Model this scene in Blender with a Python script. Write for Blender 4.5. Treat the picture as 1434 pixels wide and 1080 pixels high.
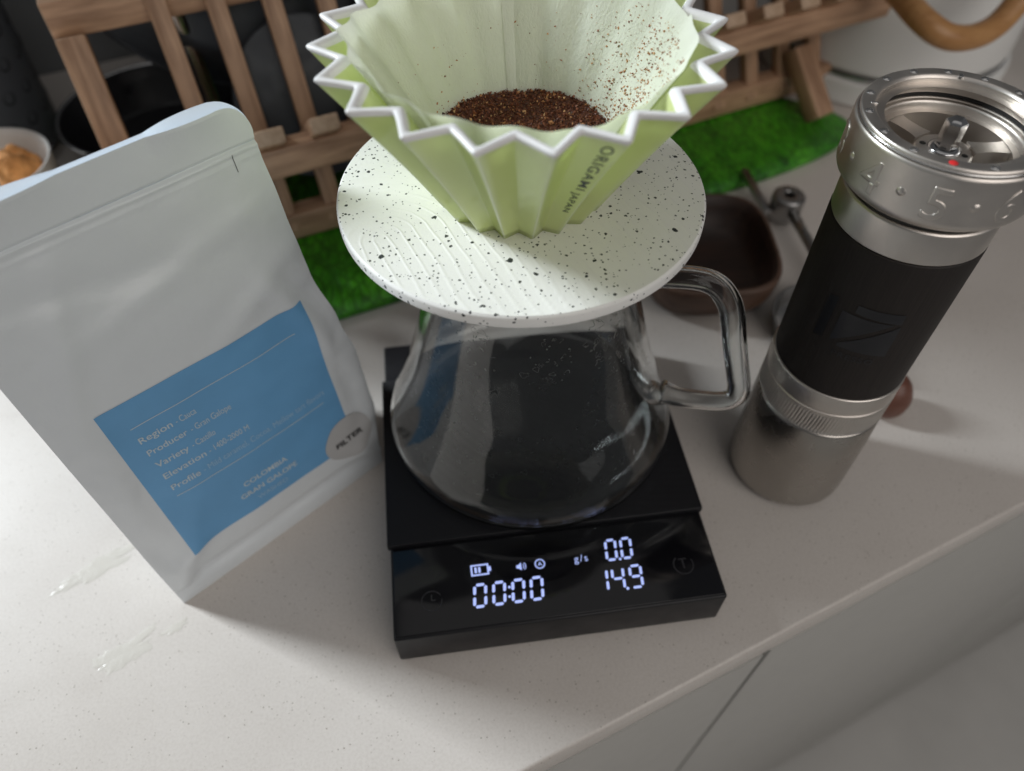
import bpy, bmesh, math, random
from mathutils import Vector, Matrix, noise
random.seed(7)
PI = math.pi
R = math.radians
S = 0.001                       # everything below is written in millimetres
for o in list(bpy.data.objects):
    bpy.data.objects.remove(o)
sc = bpy.context.scene
COL = sc.collection

# ------------------------------------------------------------------ camera
cd = bpy.data.cameras.new('camera')
cam = bpy.data.objects.new('camera', cd); COL.objects.link(cam)
cam.location = (32.40*S, -104.46*S, 299.33*S)
cam.rotation_euler = (R(38.893), R(0.304), R(-7.666))
cd.sensor_width = 36.0
cd.lens = 25.925
cd.clip_start = 0.01; cd.clip_end = 50
cd.dof.use_dof = True
cd.dof.focus_distance = 0.240
cd.dof.aperture_fstop = 7.2
sc.camera = cam

# ------------------------------------------------------------------ light
w = bpy.data.worlds.new('World'); sc.world = w; w.use_nodes = True
bg = w.node_tree.nodes['Background']
bg.inputs[0].default_value = (0.95, 0.97, 1.0, 1); bg.inputs[1].default_value = 0.085

def area(name, loc, target, sx, sy, power, col):
    l = bpy.data.lights.new(name, 'AREA'); l.shape = 'RECTANGLE'; l.size = sx; l.size_y = sy
    l.energy = power; l.color = col
    o = bpy.data.objects.new(name, l); COL.objects.link(o); o.location = loc
    d = Vector(target) - Vector(loc)
    o.rotation_euler = d.to_track_quat('-Z', 'Y').to_euler()
    return o
# daylight from a window to the left and behind, and the dim room behind the camera
area('window_light', (-2.10, 1.20, 1.50), (0.0, 0.05, 0.08), 0.42, 0.95, 120.0, (0.88, 0.955, 1.0))
area('ceiling_bounce', (0.1, 0.1, 2.3), (0.1, 0.1, 0), 2.4, 2.4, 4.6, (1.0, 0.96, 0.92))
area('room_light', (0.75, -1.25, 0.95), (0.1, 0.1, 0.05), 1.5, 1.3, 11.3, (1.0, 0.95, 0.905))

sc.view_settings.view_transform = 'Standard'; sc.view_settings.look = 'None'
sc.view_settings.exposure = 0.0; sc.view_settings.gamma = 1.0
sc.render.engine = 'CYCLES'
cy = sc.cycles
cy.max_bounces = 16; cy.transmission_bounces = 14; cy.glossy_bounces = 8; cy.transparent_max_bounces = 16
cy.caustics_refractive = False; cy.caustics_reflective = False

# ------------------------------------------------------------------ materials
def newmat(name):
    m = bpy.data.materials.new(name); m.use_nodes = True
    nt = m.node_tree; b = nt.nodes['Principled BSDF']
    return m, nt, b
def srgb(h):
    h = h.lstrip('#'); c = [int(h[i:i+2], 16)/255 for i in (0, 2, 4)]
    return tuple(x/12.92 if x <= .04045 else ((x+.055)/1.055)**2.4 for x in c)
def N(nt, t, **kw):
    n = nt.nodes.new(t)
    for k, v in kw.items():
        if k.startswith('i_'): n.inputs[k[2:].replace('_', ' ')].default_value = v
        else: setattr(n, k, v)
    return n
def coords(nt, scale=(1, 1, 1), rot=(0, 0, 0), loc=(0, 0, 0)):
    tc = nt.nodes.new('ShaderNodeTexCoord'); mp = nt.nodes.new('ShaderNodeMapping')
    mp.inputs['Scale'].default_value = scale; mp.inputs['Rotation'].default_value = rot; mp.inputs['Location'].default_value = loc
    nt.links.new(tc.outputs['Object'], mp.inputs['Vector'])
    return mp.outputs[0]
def ramp(nt, fac, stops):
    r = nt.nodes.new('ShaderNodeValToRGB'); e = r.color_ramp.elements
    while len(e) < len(stops): e.new(0.5)
    for i, (p, c) in enumerate(stops):
        e[i].position = p; e[i].color = (*c, 1) if len(c) == 3 else c
    nt.links.new(fac, r.inputs[0]); return r.outputs[0]
def bump(nt, b, h, strength=.3, dist=.0005):
    n = nt.nodes.new('ShaderNodeBump'); n.inputs['Strength'].default_value = strength; n.inputs['Distance'].default_value = dist
    nt.links.new(h, n.inputs['Height']); nt.links.new(n.outputs[0], b.inputs['Normal']); return n
def noisetex(nt, vec, scale, detail=4, rough=.6):
    n = nt.nodes.new('ShaderNodeTexNoise'); n.inputs['Scale'].default_value = scale; n.inputs['Detail'].default_value = detail
    n.inputs['Roughness'].default_value = rough; nt.links.new(vec, n.inputs['Vector']); return n.outputs['Fac']
def simple(name, col, rough=.5, metal=0.0, nscale=None, namt=.12, bscale=None, bstr=.2, bdist=.0003, spec=.5, rvar=0.0, coat=0.0):
    """plain surface with a little colour mottling, roughness mottling and fine relief"""
    m, nt, b = newmat(name)
    b.inputs['Metallic'].default_value = metal; b.inputs['Roughness'].default_value = rough
    b.inputs['Specular IOR Level'].default_value = spec; b.inputs['Coat Weight'].default_value = coat
    v = coords(nt)
    if nscale:
        f = noisetex(nt, v, nscale)
        lo = tuple(c*(1-namt) for c in col); hi = tuple(min(1, c*(1+namt)) for c in col)
        nt.links.new(ramp(nt, f, [(.3, lo), (.7, hi)]), b.inputs['Base Color'])
    else: b.inputs['Base Color'].default_value = (*col, 1)
    if rvar:
        f = noisetex(nt, v, 90, 5)
        mr = N(nt, 'ShaderNodeMapRange'); mr.inputs['From Min'].default_value = .3; mr.inputs['From Max'].default_value = .7
        mr.inputs['To Min'].default_value = max(0.02, rough-rvar); mr.inputs['To Max'].default_value = rough+rvar
        nt.links.new(f, mr.inputs['Value']); nt.links.new(mr.outputs[0], b.inputs['Roughness'])
    if bscale: bump(nt, b, noisetex(nt, v, bscale, 3), bstr, bdist)
    return m

M = {}
def mat_counter():
    m, nt, b = newmat('quartz_worktop')
    v = coords(nt)
    f1 = noisetex(nt, v, 14, 4); f2 = noisetex(nt, v, 900, 2, .7)
    base = ramp(nt, f1, [(.3, (.60, .555, .515)), (.7, (.65, .605, .565))])
    vo = N(nt, 'ShaderNodeTexVoronoi', feature='F1'); vo.inputs['Scale'].default_value = 900; nt.links.new(v, vo.inputs['Vector'])
    sp = N(nt, 'ShaderNodeSeparateColor'); nt.links.new(vo.outputs['Color'], sp.inputs[0])
    # only some cells carry a speck
    mth = N(nt, 'ShaderNodeMath', operation='GREATER_THAN'); mth.inputs[1].default_value = .86; nt.links.new(sp.outputs[0], mth.inputs[0])
    lt = N(nt, 'ShaderNodeMath', operation='LESS_THAN'); lt.inputs[1].default_value = .26; nt.links.new(vo.outputs['Distance'], lt.inputs[0])
    mu = N(nt, 'ShaderNodeMath', operation='MULTIPLY'); nt.links.new(mth.outputs[0], mu.inputs[0]); nt.links.new(lt.outputs[0], mu.inputs[1])
    mu2 = N(nt, 'ShaderNodeMath', operation='MULTIPLY'); nt.links.new(mu.outputs[0], mu2.inputs[0]); nt.links.new(sp.outputs[1], mu2.inputs[1])
    mx = N(nt, 'ShaderNodeMix', data_type='RGBA'); nt.links.new(mu2.outputs[0], mx.inputs[0]); nt.links.new(base, mx.inputs[6]); mx.inputs[7].default_value = (.28, .24, .20, 1)
    g = ramp(nt, f2, [(.25, (.90, .89, .88)), (.6, (1, 1, 1))])
    mm = N(nt, 'ShaderNodeMix', data_type='RGBA', blend_type='MULTIPLY'); mm.inputs[0].default_value = 1
    nt.links.new(mx.outputs[2], mm.inputs[6]); nt.links.new(g, mm.inputs[7])
    nt.links.new(mm.outputs[2], b.inputs['Base Color'])
    b.inputs['Specular IOR Level'].default_value = .30
    rr = noisetex(nt, coords(nt, (1, 2.2, 1), (0, 0, .6)), 22, 5)
    mr = N(nt, 'ShaderNodeMapRange'); mr.inputs['From Min'].default_value = .35; mr.inputs['From Max'].default_value = .65
    mr.inputs['To Min'].default_value = .30; mr.inputs['To Max'].default_value = .48; nt.links.new(rr, mr.inputs['Value']); nt.links.new(mr.outputs[0], b.inputs['Roughness'])
    bump(nt, b, f2, .12, .0002)
    return m
M['counter'] = mat_counter()
M['cabinet'] = simple('cabinet_lacquer', (.43, .42, .395), .38, nscale=6, namt=.03, rvar=.05)
M['floor'] = simple('floor_vinyl', (.60, .585, .56), .5, nscale=5, namt=.08)
M['wall'] = simple('wall_paint', (.16, .165, .17), .7, nscale=8, namt=.06, bscale=300)
M['scale_body'] = simple('black_plastic', (.006, .006, .008), .42, spec=.35, bscale=2500, bstr=.15, bdist=.0001, rvar=.06)
M['scale_glass'] = simple('black_gloss_panel', (.006, .006, .008), .10, rvar=.05, spec=.5)
M['led'] = None
m, nt, b = newmat('led_segments'); b.inputs['Base Color'].default_value = (.55, .62, .95, 1)
b.inputs['Emission Color'].default_value = (.38, .48, .95, 1); b.inputs['Emission Strength'].default_value = .85; M['led'] = m
M['button'] = simple('touch_button_mark', (.035, .035, .04), .22)
def mat_plate():
    m, nt, b = newmat('ribbed_silicone_pad')
    b.inputs['Base Color'].default_value = (.006, .006, .008, 1); b.inputs['Roughness'].default_value = .55; b.inputs['Specular IOR Level'].default_value = .3
    v = coords(nt, loc=(-.066, -.088, 0))
    wv = N(nt, 'ShaderNodeTexWave', wave_type='RINGS', rings_direction='Z'); wv.inputs['Scale'].default_value = 95; wv.inputs['Distortion'].default_value = 0
    nt.links.new(v, wv.inputs['Vector']); bump(nt, b, wv.outputs['Fac'], .12, .0003); return m
M['plate'] = mat_plate()
def mat_glass():
    m, nt, b = newmat('clear_glass')
    b.inputs['Base Color'].default_value = (.97, .985, .98, 1); b.inputs['Transmission Weight'].default_value = 1
    b.inputs['IOR'].default_value = 1.46
    v = coords(nt); f = noisetex(nt, v, 60, 6, .65)
    mr = N(nt, 'ShaderNodeMapRange'); mr.inputs['From Min'].default_value = .45; mr.inputs['From Max'].default_value = .75
    mr.inputs['To Min'].default_value = .0; mr.inputs['To Max'].default_value = .025; nt.links.new(f, mr.inputs['Value']); nt.links.new(mr.outputs[0], b.inputs['Roughness'])
    return m
M['glass'] = mat_glass()
M['glass_handle'] = mat_glass(); M['glass_handle'].name = 'thin_glass_tube'; M['glass_handle'].node_tree.nodes['Principled BSDF'].inputs['IOR'].default_value = 1.22
m, nt, b = newmat('wet_worktop_film'); b.inputs['Base Color'].default_value = (.585, .55, .50, 1); b.inputs['Roughness'].default_value = .22; b.inputs['Specular IOR Level'].default_value = .40
bump(nt, b, noisetex(nt, coords(nt), 170, 4), .40, .0007); M['water'] = m
m, nt, b = newmat('water_bead'); b.inputs['Transmission Weight'].default_value = .45; b.inputs['IOR'].default_value = 1.4; b.inputs['Roughness'].default_value = .2
b.inputs['Base Color'].default_value = (.9, .93, .95, 1); M['bead'] = m
def mat_disc():
    m, nt, b = newmat('speckled_cream_resin'); v = coords(nt)
    b.inputs['Roughness'].default_value = .42
    prev = None
    acc = None
    for sc_, dmax, thr, off in ((290, .19, .80, 0), (520, .21, .66, .3), (950, .23, .60, .7)):
        vv = coords(nt, loc=(off, off*.5, 0))
        dn = N(nt, 'ShaderNodeTexNoise'); dn.inputs['Scale'].default_value = sc_*2.2; nt.links.new(vv, dn.inputs['Vector'])
        ad = N(nt, 'ShaderNodeVectorMath', operation='MULTIPLY_ADD'); ad.inputs[1].default_value = (.5/sc_, .5/sc_, .5/sc_)
        nt.links.new(dn.outputs['Color'], ad.inputs[0]); nt.links.new(vv, ad.inputs[2])
        vo = N(nt, 'ShaderNodeTexVoronoi'); vo.inputs['Scale'].default_value = sc_; nt.links.new(ad.outputs[0], vo.inputs['Vector'])
        sp = N(nt, 'ShaderNodeSeparateColor'); nt.links.new(vo.outputs['Color'], sp.inputs[0])
        gt = N(nt, 'ShaderNodeMath', operation='GREATER_THAN'); gt.inputs[1].default_value = thr; nt.links.new(sp.outputs[0], gt.inputs[0])
        mlt = N(nt, 'ShaderNodeMath', operation='MULTIPLY'); mlt.inputs[1].default_value = dmax*1.5; nt.links.new(sp.outputs[1], mlt.inputs[0])
        lt = N(nt, 'ShaderNodeMath', operation='LESS_THAN'); nt.links.new(vo.outputs['Distance'], lt.inputs[0]); nt.links.new(mlt.outputs[0], lt.inputs[1])
        mu = N(nt, 'ShaderNodeMath', operation='MULTIPLY'); nt.links.new(gt.outputs[0], mu.inputs[0]); nt.links.new(lt.outputs[0], mu.inputs[1])
        if acc is None: acc = mu.outputs[0]
        else:
            mxm = N(nt, 'ShaderNodeMath', operation='MAXIMUM'); nt.links.new(acc, mxm.inputs[0]); nt.links.new(mu.outputs[0], mxm.inputs[1]); acc = mxm.outputs[0]
    base = ramp(nt, noisetex(nt, v, 30, 3), [(.3, (.83, .825, .795)), (.7, (.88, .875, .85))])
    mx = N(nt, 'ShaderNodeMix', data_type='RGBA'); nt.links.new(acc, mx.inputs[0]); nt.links.new(base, mx.inputs[6]); mx.inputs[7].default_value = (.03, .035, .035, 1)
    nt.links.new(mx.outputs[2], b.inputs['Base Color'])
    bump(nt, b, noisetex(nt, v, 1100, 3), .25, .0002)
    return m
M['disc'] = mat_disc()
def mat_glaze():
    m, nt, b = newmat('celadon_glaze')
    at = N(nt, 'ShaderNodeAttribute', attribute_name='ridge')
    v = coords(nt); f = noisetex(nt, v, 40, 4)
    g1 = ramp(nt, f, [(.3, (.665, .725, .325)), (.7, (.725, .78, .39))])
    mx = N(nt, 'ShaderNodeMix', data_type='RGBA'); nt.links.new(at.outputs['Fac'], mx.inputs[0]); nt.links.new(g1, mx.inputs[6]); mx.inputs[7].default_value = (.80, .83, .66, 1)
    nt.links.new(mx.outputs[2], b.inputs['Base Color']); b.inputs['Roughness'].default_value = .16
    b.inputs['Subsurface Weight'].default_value = .0
    b.inputs['Coat Weight'].default_value = .4; b.inputs['Coat Roughness'].default_value = .06
    tl = N(nt, 'ShaderNodeBsdfTranslucent'); tl.inputs[0].default_value = (.84, .93, .50, 1)
    mxs = N(nt, 'ShaderNodeMixShader'); mxs.inputs[0].default_value = .38
    nt.links.new(b.outputs[0], mxs.inputs[1]); nt.links.new(tl.outputs[0], mxs.inputs[2]); nt.links.new(mxs.outputs[0], nt.nodes['Material Output'].inputs[0])
    return m
M['glaze'] = mat_glaze()
M['porcelain'] = simple('bare_porcelain', (.80, .79, .785), .35)
def mat_paper():
    m, nt, b = newmat('filter_paper')
    nt.nodes.remove(b); out = nt.nodes['Material Output']
    v = coords(nt, (1, 1, .22)); f = noisetex(nt, v, 1000, 3, .7)
    col = ramp(nt, noisetex(nt, coords(nt), 40, 3), [(.3, (.87, .895, .76)), (.7, (.91, .935, .82))])
    d = N(nt, 'ShaderNodeBsdfDiffuse'); t = N(nt, 'ShaderNodeBsdfTranslucent'); mx = N(nt, 'ShaderNodeMixShader'); mx.inputs[0].default_value = .32
    nt.links.new(col, d.inputs[0]); nt.links.new(col, t.inputs[0])
    bp = N(nt, 'ShaderNodeBump'); bp.inputs['Strength'].default_value = .8; bp.inputs['Distance'].default_value = .0006; nt.links.new(f, bp.inputs['Height'])
    nt.links.new(bp.outputs[0], d.inputs['Normal'])
    nt.links.new(d.outputs[0], mx.inputs[1]); nt.links.new(t.outputs[0], mx.inputs[2]); nt.links.new(mx.outputs[0], out.inputs[0]); return m
M['paper'] = mat_paper()
def mat_grounds():
    m, nt, b = newmat('ground_coffee')
    at = N(nt, 'ShaderNodeAttribute', attribute_name='tone')
    c = ramp(nt, at.outputs['Fac'], [(0, (.060, .017, .008)), (.55, (.205, .062, .023)), (.85, (.35, .125, .05)), (.93, (.55, .26, .095)), (1, (.70, .46, .22))])
    nt.links.new(c, b.inputs['Base Color']); b.inputs['Roughness'].default_value = .55; return m
M['grounds'] = mat_grounds()
M['ink'] = simple('grey_print_ink', (.035, .05, .045), .4)
def metal(name, col, rough, bs=2600, bst=.12):
    return simple(name, col, rough, 1.0, nscale=60, namt=.05, bscale=bs, bstr=bst, bdist=.0001, rvar=.05)
M['alu'] = metal('bead_blasted_aluminium', (.72, .67, .62), .40)
M['alu_bright'] = metal('bright_cut_edge', (.75, .74, .73), .22)
M['alu_cup'] = metal('brushed_steel_cup', (.42, .395, .365), .29)
M['steel_dull'] = metal('dull_grey_steel', (.34, .335, .33), .30)
M['steel'] = metal('polished_steel', (.62, .62, .63), .14)
M['dark_metal'] = simple('dark_burr_chamber', (.05, .048, .045), .5, .6)
M['seal'] = simple('black_rubber_seal', (.012, .011, .011), .6)
M['red'] = simple('red_enamel', (.70, .03, .03), .3)
def mat_grip():
    m, nt, b = newmat('dark_brown_silicone'); b.inputs['Roughness'].default_value = .62; b.inputs['Specular IOR Level'].default_value = .35
    v = coords(nt, (1, 1, .02)); f = noisetex(nt, v, 1800, 2, .6)
    nt.links.new(ramp(nt, f, [(.3, (.017, .0135, .012)), (.7, (.024, .019, .0165))]), b.inputs['Base Color']); bump(nt, b, f, .5, .0002); return m
M['grip'] = mat_grip()
M['logo'] = simple('gloss_black_logo', (.008, .008, .011), .3)
def mat_bag(name, trans):
    m, nt, b = newmat(name); out = nt.nodes['Material Output']
    v = coords(nt)
    nt.links.new(ramp(nt, noisetex(nt, v, 18, 4), [(.3, (.645, .68, .705)), (.7, (.685, .72, .745))]), b.inputs['Base Color'])
    b.inputs['Roughness'].default_value = .34; b.inputs['Specular IOR Level'].default_value = .6
    bump(nt, b, noisetex(nt, v, 45, 5, .55), .42, .0017)
    if trans:
        t = N(nt, 'ShaderNodeBsdfTranslucent'); t.inputs[0].default_value = (.72, .82, .95, 1)
        mx = N(nt, 'ShaderNodeMixShader'); mx.inputs[0].default_value = trans
        nt.links.new(b.outputs[0], mx.inputs[1]); nt.links.new(t.outputs[0], mx.inputs[2]); nt.links.new(mx.outputs[0], out.inputs[0])
    return m
M['bag'] = mat_bag('matt_white_foil_bag', 0)
M['bag_back'] = mat_bag('matt_white_bag_back', .45)
M['label'] = simple('blue_label_paper', (.14, .355, .615), .5, nscale=30, namt=.06, bscale=500, bstr=.1)
M['label_ink'] = simple('white_label_print', (.52, .60, .64), .5)
M['label_ink_faint'] = simple('pale_blue_label_print', (.33, .50, .66), .5)
M['sticker'] = simple('grey_round_sticker', (.46, .46, .46), .5)
M['black_ink'] = simple('black_sticker_print', (.02, .02, .02), .5)
def mat_wood(name, c0, c1, rough=.55):
    m, nt, b = newmat(name); v = coords(nt, (9, 90, 90)); f = noisetex(nt, v, 2.5, 5, .6)
    nt.links.new(ramp(nt, f, [(.3, c0), (.7, c1)]), b.inputs['Base Color']); b.inputs['Roughness'].default_value = rough
    bump(nt, b, f, .3, .0004); return m
M['rack_wood'] = mat_wood('rack_beech_wood', (.27, .148, .085), (.60, .375, .235))
M['end_grain'] = mat_wood('rack_end_grain', (.42, .28, .18), (.60, .43, .30))
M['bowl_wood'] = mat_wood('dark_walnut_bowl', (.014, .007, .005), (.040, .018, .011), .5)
M['walnut'] = mat_wood('walnut_bowl_outside', (.055, .028, .018), (.11, .058, .036), .5)
M['knob_wood'] = mat_wood('red_brown_knob_wood', (.10, .035, .022), (.18, .075, .05), .4)
M['bamboo'] = mat_wood('bamboo_handle_wood', (.42, .20, .07), (.56, .30, .12), .4)
def mat_mat():
    m, nt, b = newmat('green_silicone_mat'); v = coords(nt)
    dn = N(nt, 'ShaderNodeTexNoise'); dn.inputs['Scale'].default_value = 40; nt.links.new(v, dn.inputs['Vector'])
    ad = N(nt, 'ShaderNodeVectorMath', operation='MULTIPLY_ADD'); ad.inputs[1].default_value = (.012, .012, .012); nt.links.new(dn.outputs['Color'], ad.inputs[0])
    nt.links.new(coords(nt, (1, .42, 1), (0, 0, R(-30))), ad.inputs[2])
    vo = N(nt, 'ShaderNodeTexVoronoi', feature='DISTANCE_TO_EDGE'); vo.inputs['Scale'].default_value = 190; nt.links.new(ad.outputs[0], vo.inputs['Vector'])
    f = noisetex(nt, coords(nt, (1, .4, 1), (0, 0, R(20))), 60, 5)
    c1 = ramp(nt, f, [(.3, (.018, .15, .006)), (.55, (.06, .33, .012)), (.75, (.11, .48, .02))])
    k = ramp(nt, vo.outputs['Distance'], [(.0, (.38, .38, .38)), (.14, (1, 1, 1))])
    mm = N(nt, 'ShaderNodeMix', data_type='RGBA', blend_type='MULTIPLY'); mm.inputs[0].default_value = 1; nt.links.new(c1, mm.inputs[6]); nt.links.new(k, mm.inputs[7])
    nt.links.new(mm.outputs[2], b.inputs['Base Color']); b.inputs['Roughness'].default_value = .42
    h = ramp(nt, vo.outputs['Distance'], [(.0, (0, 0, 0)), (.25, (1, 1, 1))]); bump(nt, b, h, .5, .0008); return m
M['mat'] = mat_mat()
M['kettle'] = simple('white_enamel', (.80, .80, .78), .28, nscale=8, namt=.03)
M['cup'] = simple('white_stoneware', (.66, .65, .63), .3)
M['sponge'] = simple('orange_sponge', (.62, .28, .09), .85, nscale=120, namt=.4, bscale=400, bstr=.8, bdist=.001)
M['charcoal'] = simple('charcoal_plastic', (.085, .09, .10), .5, rvar=.06)
M['pan'] = simple('black_nonstick', (.010, .010, .012), .35, rvar=.08)
M['slate'] = simple('slate_black_board', (.024, .028, .035), .5, rvar=.08)
M['hole'] = simple('dark_hole', (.008, .008, .009), .7)

# ------------------------------------------------------------------ mesh helpers (millimetres, world coordinates)
def tag(o, label=None, cat=None, group=None, kind=None):
    if label: o['label'] = label
    if cat: o['category'] = cat
    if group: o['group'] = group
    if kind: o['kind'] = kind
    return o
def thing(name, loc, label, cat, group=None):
    o = bpy.data.objects.new(name, None); COL.objects.link(o); o.location = Vector(loc)*S; o.empty_display_size = .02
    o['org'] = 0; del o['org']
    return tag(o, label, cat, group)
def root_org(p):
    q = p
    while q.parent: q = q.parent
    return Vector(q.location)/S
def obj(name, V, F, mat, parent=None, org=None, smooth=True, attr=None, autosmooth=None):
    """one mesh object; V in world millimetres"""
    if parent is not None: o0 = root_org(parent)
    else: o0 = Vector(org) if org is not None else Vector((0, 0, 0))
    me = bpy.data.meshes.new(name)
    me.from_pydata([((v[0]-o0[0])*S, (v[1]-o0[1])*S, (v[2]-o0[2])*S) for v in V], [], F)
    mats = mat if isinstance(mat, (list, tuple)) else [mat]
    for mm in mats: me.materials.append(mm)
    if attr:
        for an, vals in attr.items():
            a = me.attributes.new(an, 'FLOAT', 'POINT'); a.data.foreach_set('value', vals)
    me.validate(); me.update()
    if smooth: me.polygons.foreach_set('use_smooth', [True]*len(me.polygons))
    if autosmooth is not None:
        me.polygons.foreach_set('use_smooth', [True]*len(me.polygons))
        me.set_sharp_from_angle(angle=R(autosmooth))
    o = bpy.data.objects.new(name, me); COL.objects.link(o)
    if parent is not None: o.parent = parent
    else: o.location = o0*S
    return o
def lathe(prof, c=(0, 0), n=96, closed=False, a0=0.0):
    """prof: list of (r, z); revolve about vertical axis at c. closed joins the profile's ends"""
    V = []; F = []; k = len(prof); idx = []
    for r, z in prof:
        if r < 1e-6: idx.append([len(V)]*n); V.append((c[0], c[1], z))
        else:
            idx.append(list(range(len(V), len(V)+n)))
            for i in range(n):
                a = a0+2*PI*i/n; V.append((c[0]+r*math.cos(a), c[1]+r*math.sin(a), z))
    rng = range(k) if closed else range(k-1)
    for j in rng:
        A = idx[j]; B = idx[(j+1) % k]
        for i in range(n):
            i2 = (i+1) % n; f = []
            for q in (A[i], A[i2], B[i2], B[i]):
                if q not in f: f.append(q)
            if len(f) > 2: F.append(f)
    return V, F
def rprof(pts, rad=1.0, seg=4):
    """round the corners of an open profile"""
    out = [pts[0]]
    for i in range(1, len(pts)-1):
        p0, p1, p2 = (Vector((*p, 0)) for p in (pts[i-1], pts[i], pts[i+1]))
        d0 = p0-p1; d1 = p2-p1; r = min(rad, d0.length*.45, d1.length*.45)
        if d0.length < 1e-6 or d1.length < 1e-6: out.append(pts[i]); continue
        a = p1+d0.normalized()*r; b = p1+d1.normalized()*r
        for s in range(seg+1):
            t = s/seg; q = a*(1-t)**2+p1*2*t*(1-t)+b*t*t; out.append((q.x, q.y))
    out.append(pts[-1]); return out
def boxmesh(x0, x1, y0, y1, z0, z1, bev=0.0, seg=2):
    bm = bmesh.new(); bmesh.ops.create_cube(bm, size=1)
    for v in bm.verts:
        v.co.x = x0 if v.co.x < 0 else x1; v.co.y = y0 if v.co.y < 0 else y1; v.co.z = z0 if v.co.z < 0 else z1
    if bev: bmesh.ops.bevel(bm, geom=bm.edges[:], offset=bev, segments=seg, affect='EDGES', profile=.5)
    bm.verts.index_update()
    V = [tuple(v.co) for v in bm.verts]; F = [[v.index for v in f.verts] for f in bm.faces]; bm.free(); return V, F
def tube(pts, rads, n=16, cap=True, flat=1.0, ref=(0, 0, 1)):
    P = [Vector(p) for p in pts]
    if not isinstance(rads, (list, tuple)): rads = [rads]*len(P)
    V = []; F = []; up = Vector(ref)
    for i, p in enumerate(P):
        t = (P[min(i+1, len(P)-1)]-P[max(i-1, 0)]).normalized()
        a = t.cross(up)
        if a.length < 1e-3: a = t.cross(Vector((1, 0.1, 0)))
        a.normalize(); b = a.cross(t).normalized()
        for k in range(n):
            q = 2*PI*k/n; V.append(tuple(p+(a*math.cos(q)*flat+b*math.sin(q))*rads[i]))
    for i in range(len(P)-1):
        for k in range(n):
            k2 = (k+1) % n; F.append([i*n+k, i*n+k2, (i+1)*n+k2, (i+1)*n+k])
    if cap: F.append(list(range(n))[::-1]); F.append([(len(P)-1)*n+k for k in range(n)])
    return V, F
def smoothpath(pts, n=6):
    P = [Vector(p) for p in pts]; out = []
    for i in range(len(P)-1):
        p0 = P[max(i-1, 0)]; p1 = P[i]; p2 = P[i+1]; p3 = P[min(i+2, len(P)-1)]
        for k in range(n):
            t = k/n
            out.append(.5*((2*p1)+(p2-p0)*t+(2*p0-5*p1+4*p2-p3)*t*t+(3*p1-p0-3*p2+p3)*t**3))
    out.append(P[-1]); return [tuple(p) for p in out]
def merge(parts):
    V = []; F = []
    for v, f in parts:
        o = len(V); V += list(v); F += [[i+o for i in q] for q in f]
    return V, F
def text(body, size, extrude=0.0, bevel=0.0, offset=0.0, space=1.0, align='LEFT', sub=0, width=None):
    """flat lettering as (V, F) in its own x/y plane, millimetres; width stretches it to a given length"""
    cu = bpy.data.curves.new('t', 'FONT'); cu.body = body; cu.size = size; cu.extrude = extrude; cu.bevel_depth = bevel; cu.bevel_resolution = 2
    cu.offset = offset; cu.space_character = space; cu.align_x = align; cu.resolution_u = 4
    o = bpy.data.objects.new('t', cu); COL.objects.link(o)
    dg = bpy.context.evaluated_depsgraph_get(); dg.update()
    me = bpy.data.meshes.new_from_object(o.evaluated_get(dg))
    bm = bmesh.new(); bm.from_mesh(me)
    if sub:
        for _ in range(3):
            le = [e for e in bm.edges if e.calc_length() > sub]
            if not le: break
            bmesh.ops.subdivide_edges(bm, edges=le, cuts=1)
        bmesh.ops.triangulate(bm, faces=bm.faces[:])
    bm.verts.index_update()
    V = [tuple(v.co) for v in bm.verts]; F = [[v.index for v in f.verts] for f in bm.faces]
    bm.free(); bpy.data.objects.remove(o); bpy.data.meshes.remove(me); bpy.data.curves.remove(cu)
    if width:
        x0 = min(v[0] for v in V); x1 = max(v[0] for v in V); k = width/(x1-x0); V = [((v[0]-x0)*k, v[1], v[2]) for v in V]
    return V, F
def fbm(x, y, z=0.0, oct=3):
    return noise.fractal(Vector((x, y, z)), 1.0, 2.0, oct)

# room frame: worktop runs along E1, depth along E2
E1 = Vector((.951, .309, 0)); E2 = Vector((-.309, .951, 0))
def ST(s, t, z=0.0):
    v = E1*s+E2*t; return Vector((v.x, v.y, z))
def stmesh(V): return [tuple(ST(*v)) for v in V]

# ------------------------------------------------------------------ the setting
V, F = boxmesh(-1100, 1300, -57, 559, -20, 0, 1.6, 3)
tag(obj('worktop', stmesh(V), F, M['counter'], org=(0, 0, 0), autosmooth=40), kind='structure')
V, F = boxmesh(-335, 1300, 560, 580, -30, 1600)
tag(obj('wall', stmesh(V), F, M['wall'], smooth=False), kind='structure')
V, F = boxmesh(-1500, 1700, -1300, 540, -880, -870)
tag(obj('floor', stmesh(V), F, M['floor'], smooth=False), kind='structure')
cab = thing('kitchen_cabinet', ST(350, 200, -870), 'white lacquered cabinet under the worktop at lower right', 'cabinet')
V, F = boxmesh(147.6, 1250, -38.5, 540, -868, -20.5); obj('carcass', stmesh(V), F, M['cabinet'], cab, smooth=False)
for a, b_ in ((147, 563), (568, 990)):
    V, F = boxmesh(a, b_, -71, -53, -860, -24, 1.2, 2)
    obj('door', [tuple(ST(x, y+14, z)) for x, y, z in V], F, M['cabinet'], cab, autosmooth=40)
V, F = boxmesh(-900, 143.5, -57, 540, -868, -24, 1, 2)
tag(obj('base_unit', stmesh(V), F, M['cabinet'], org=ST(-400, 200, -868), autosmooth=40), 'plain pale kitchen base unit below the left end of the worktop', 'cabinet')

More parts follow.
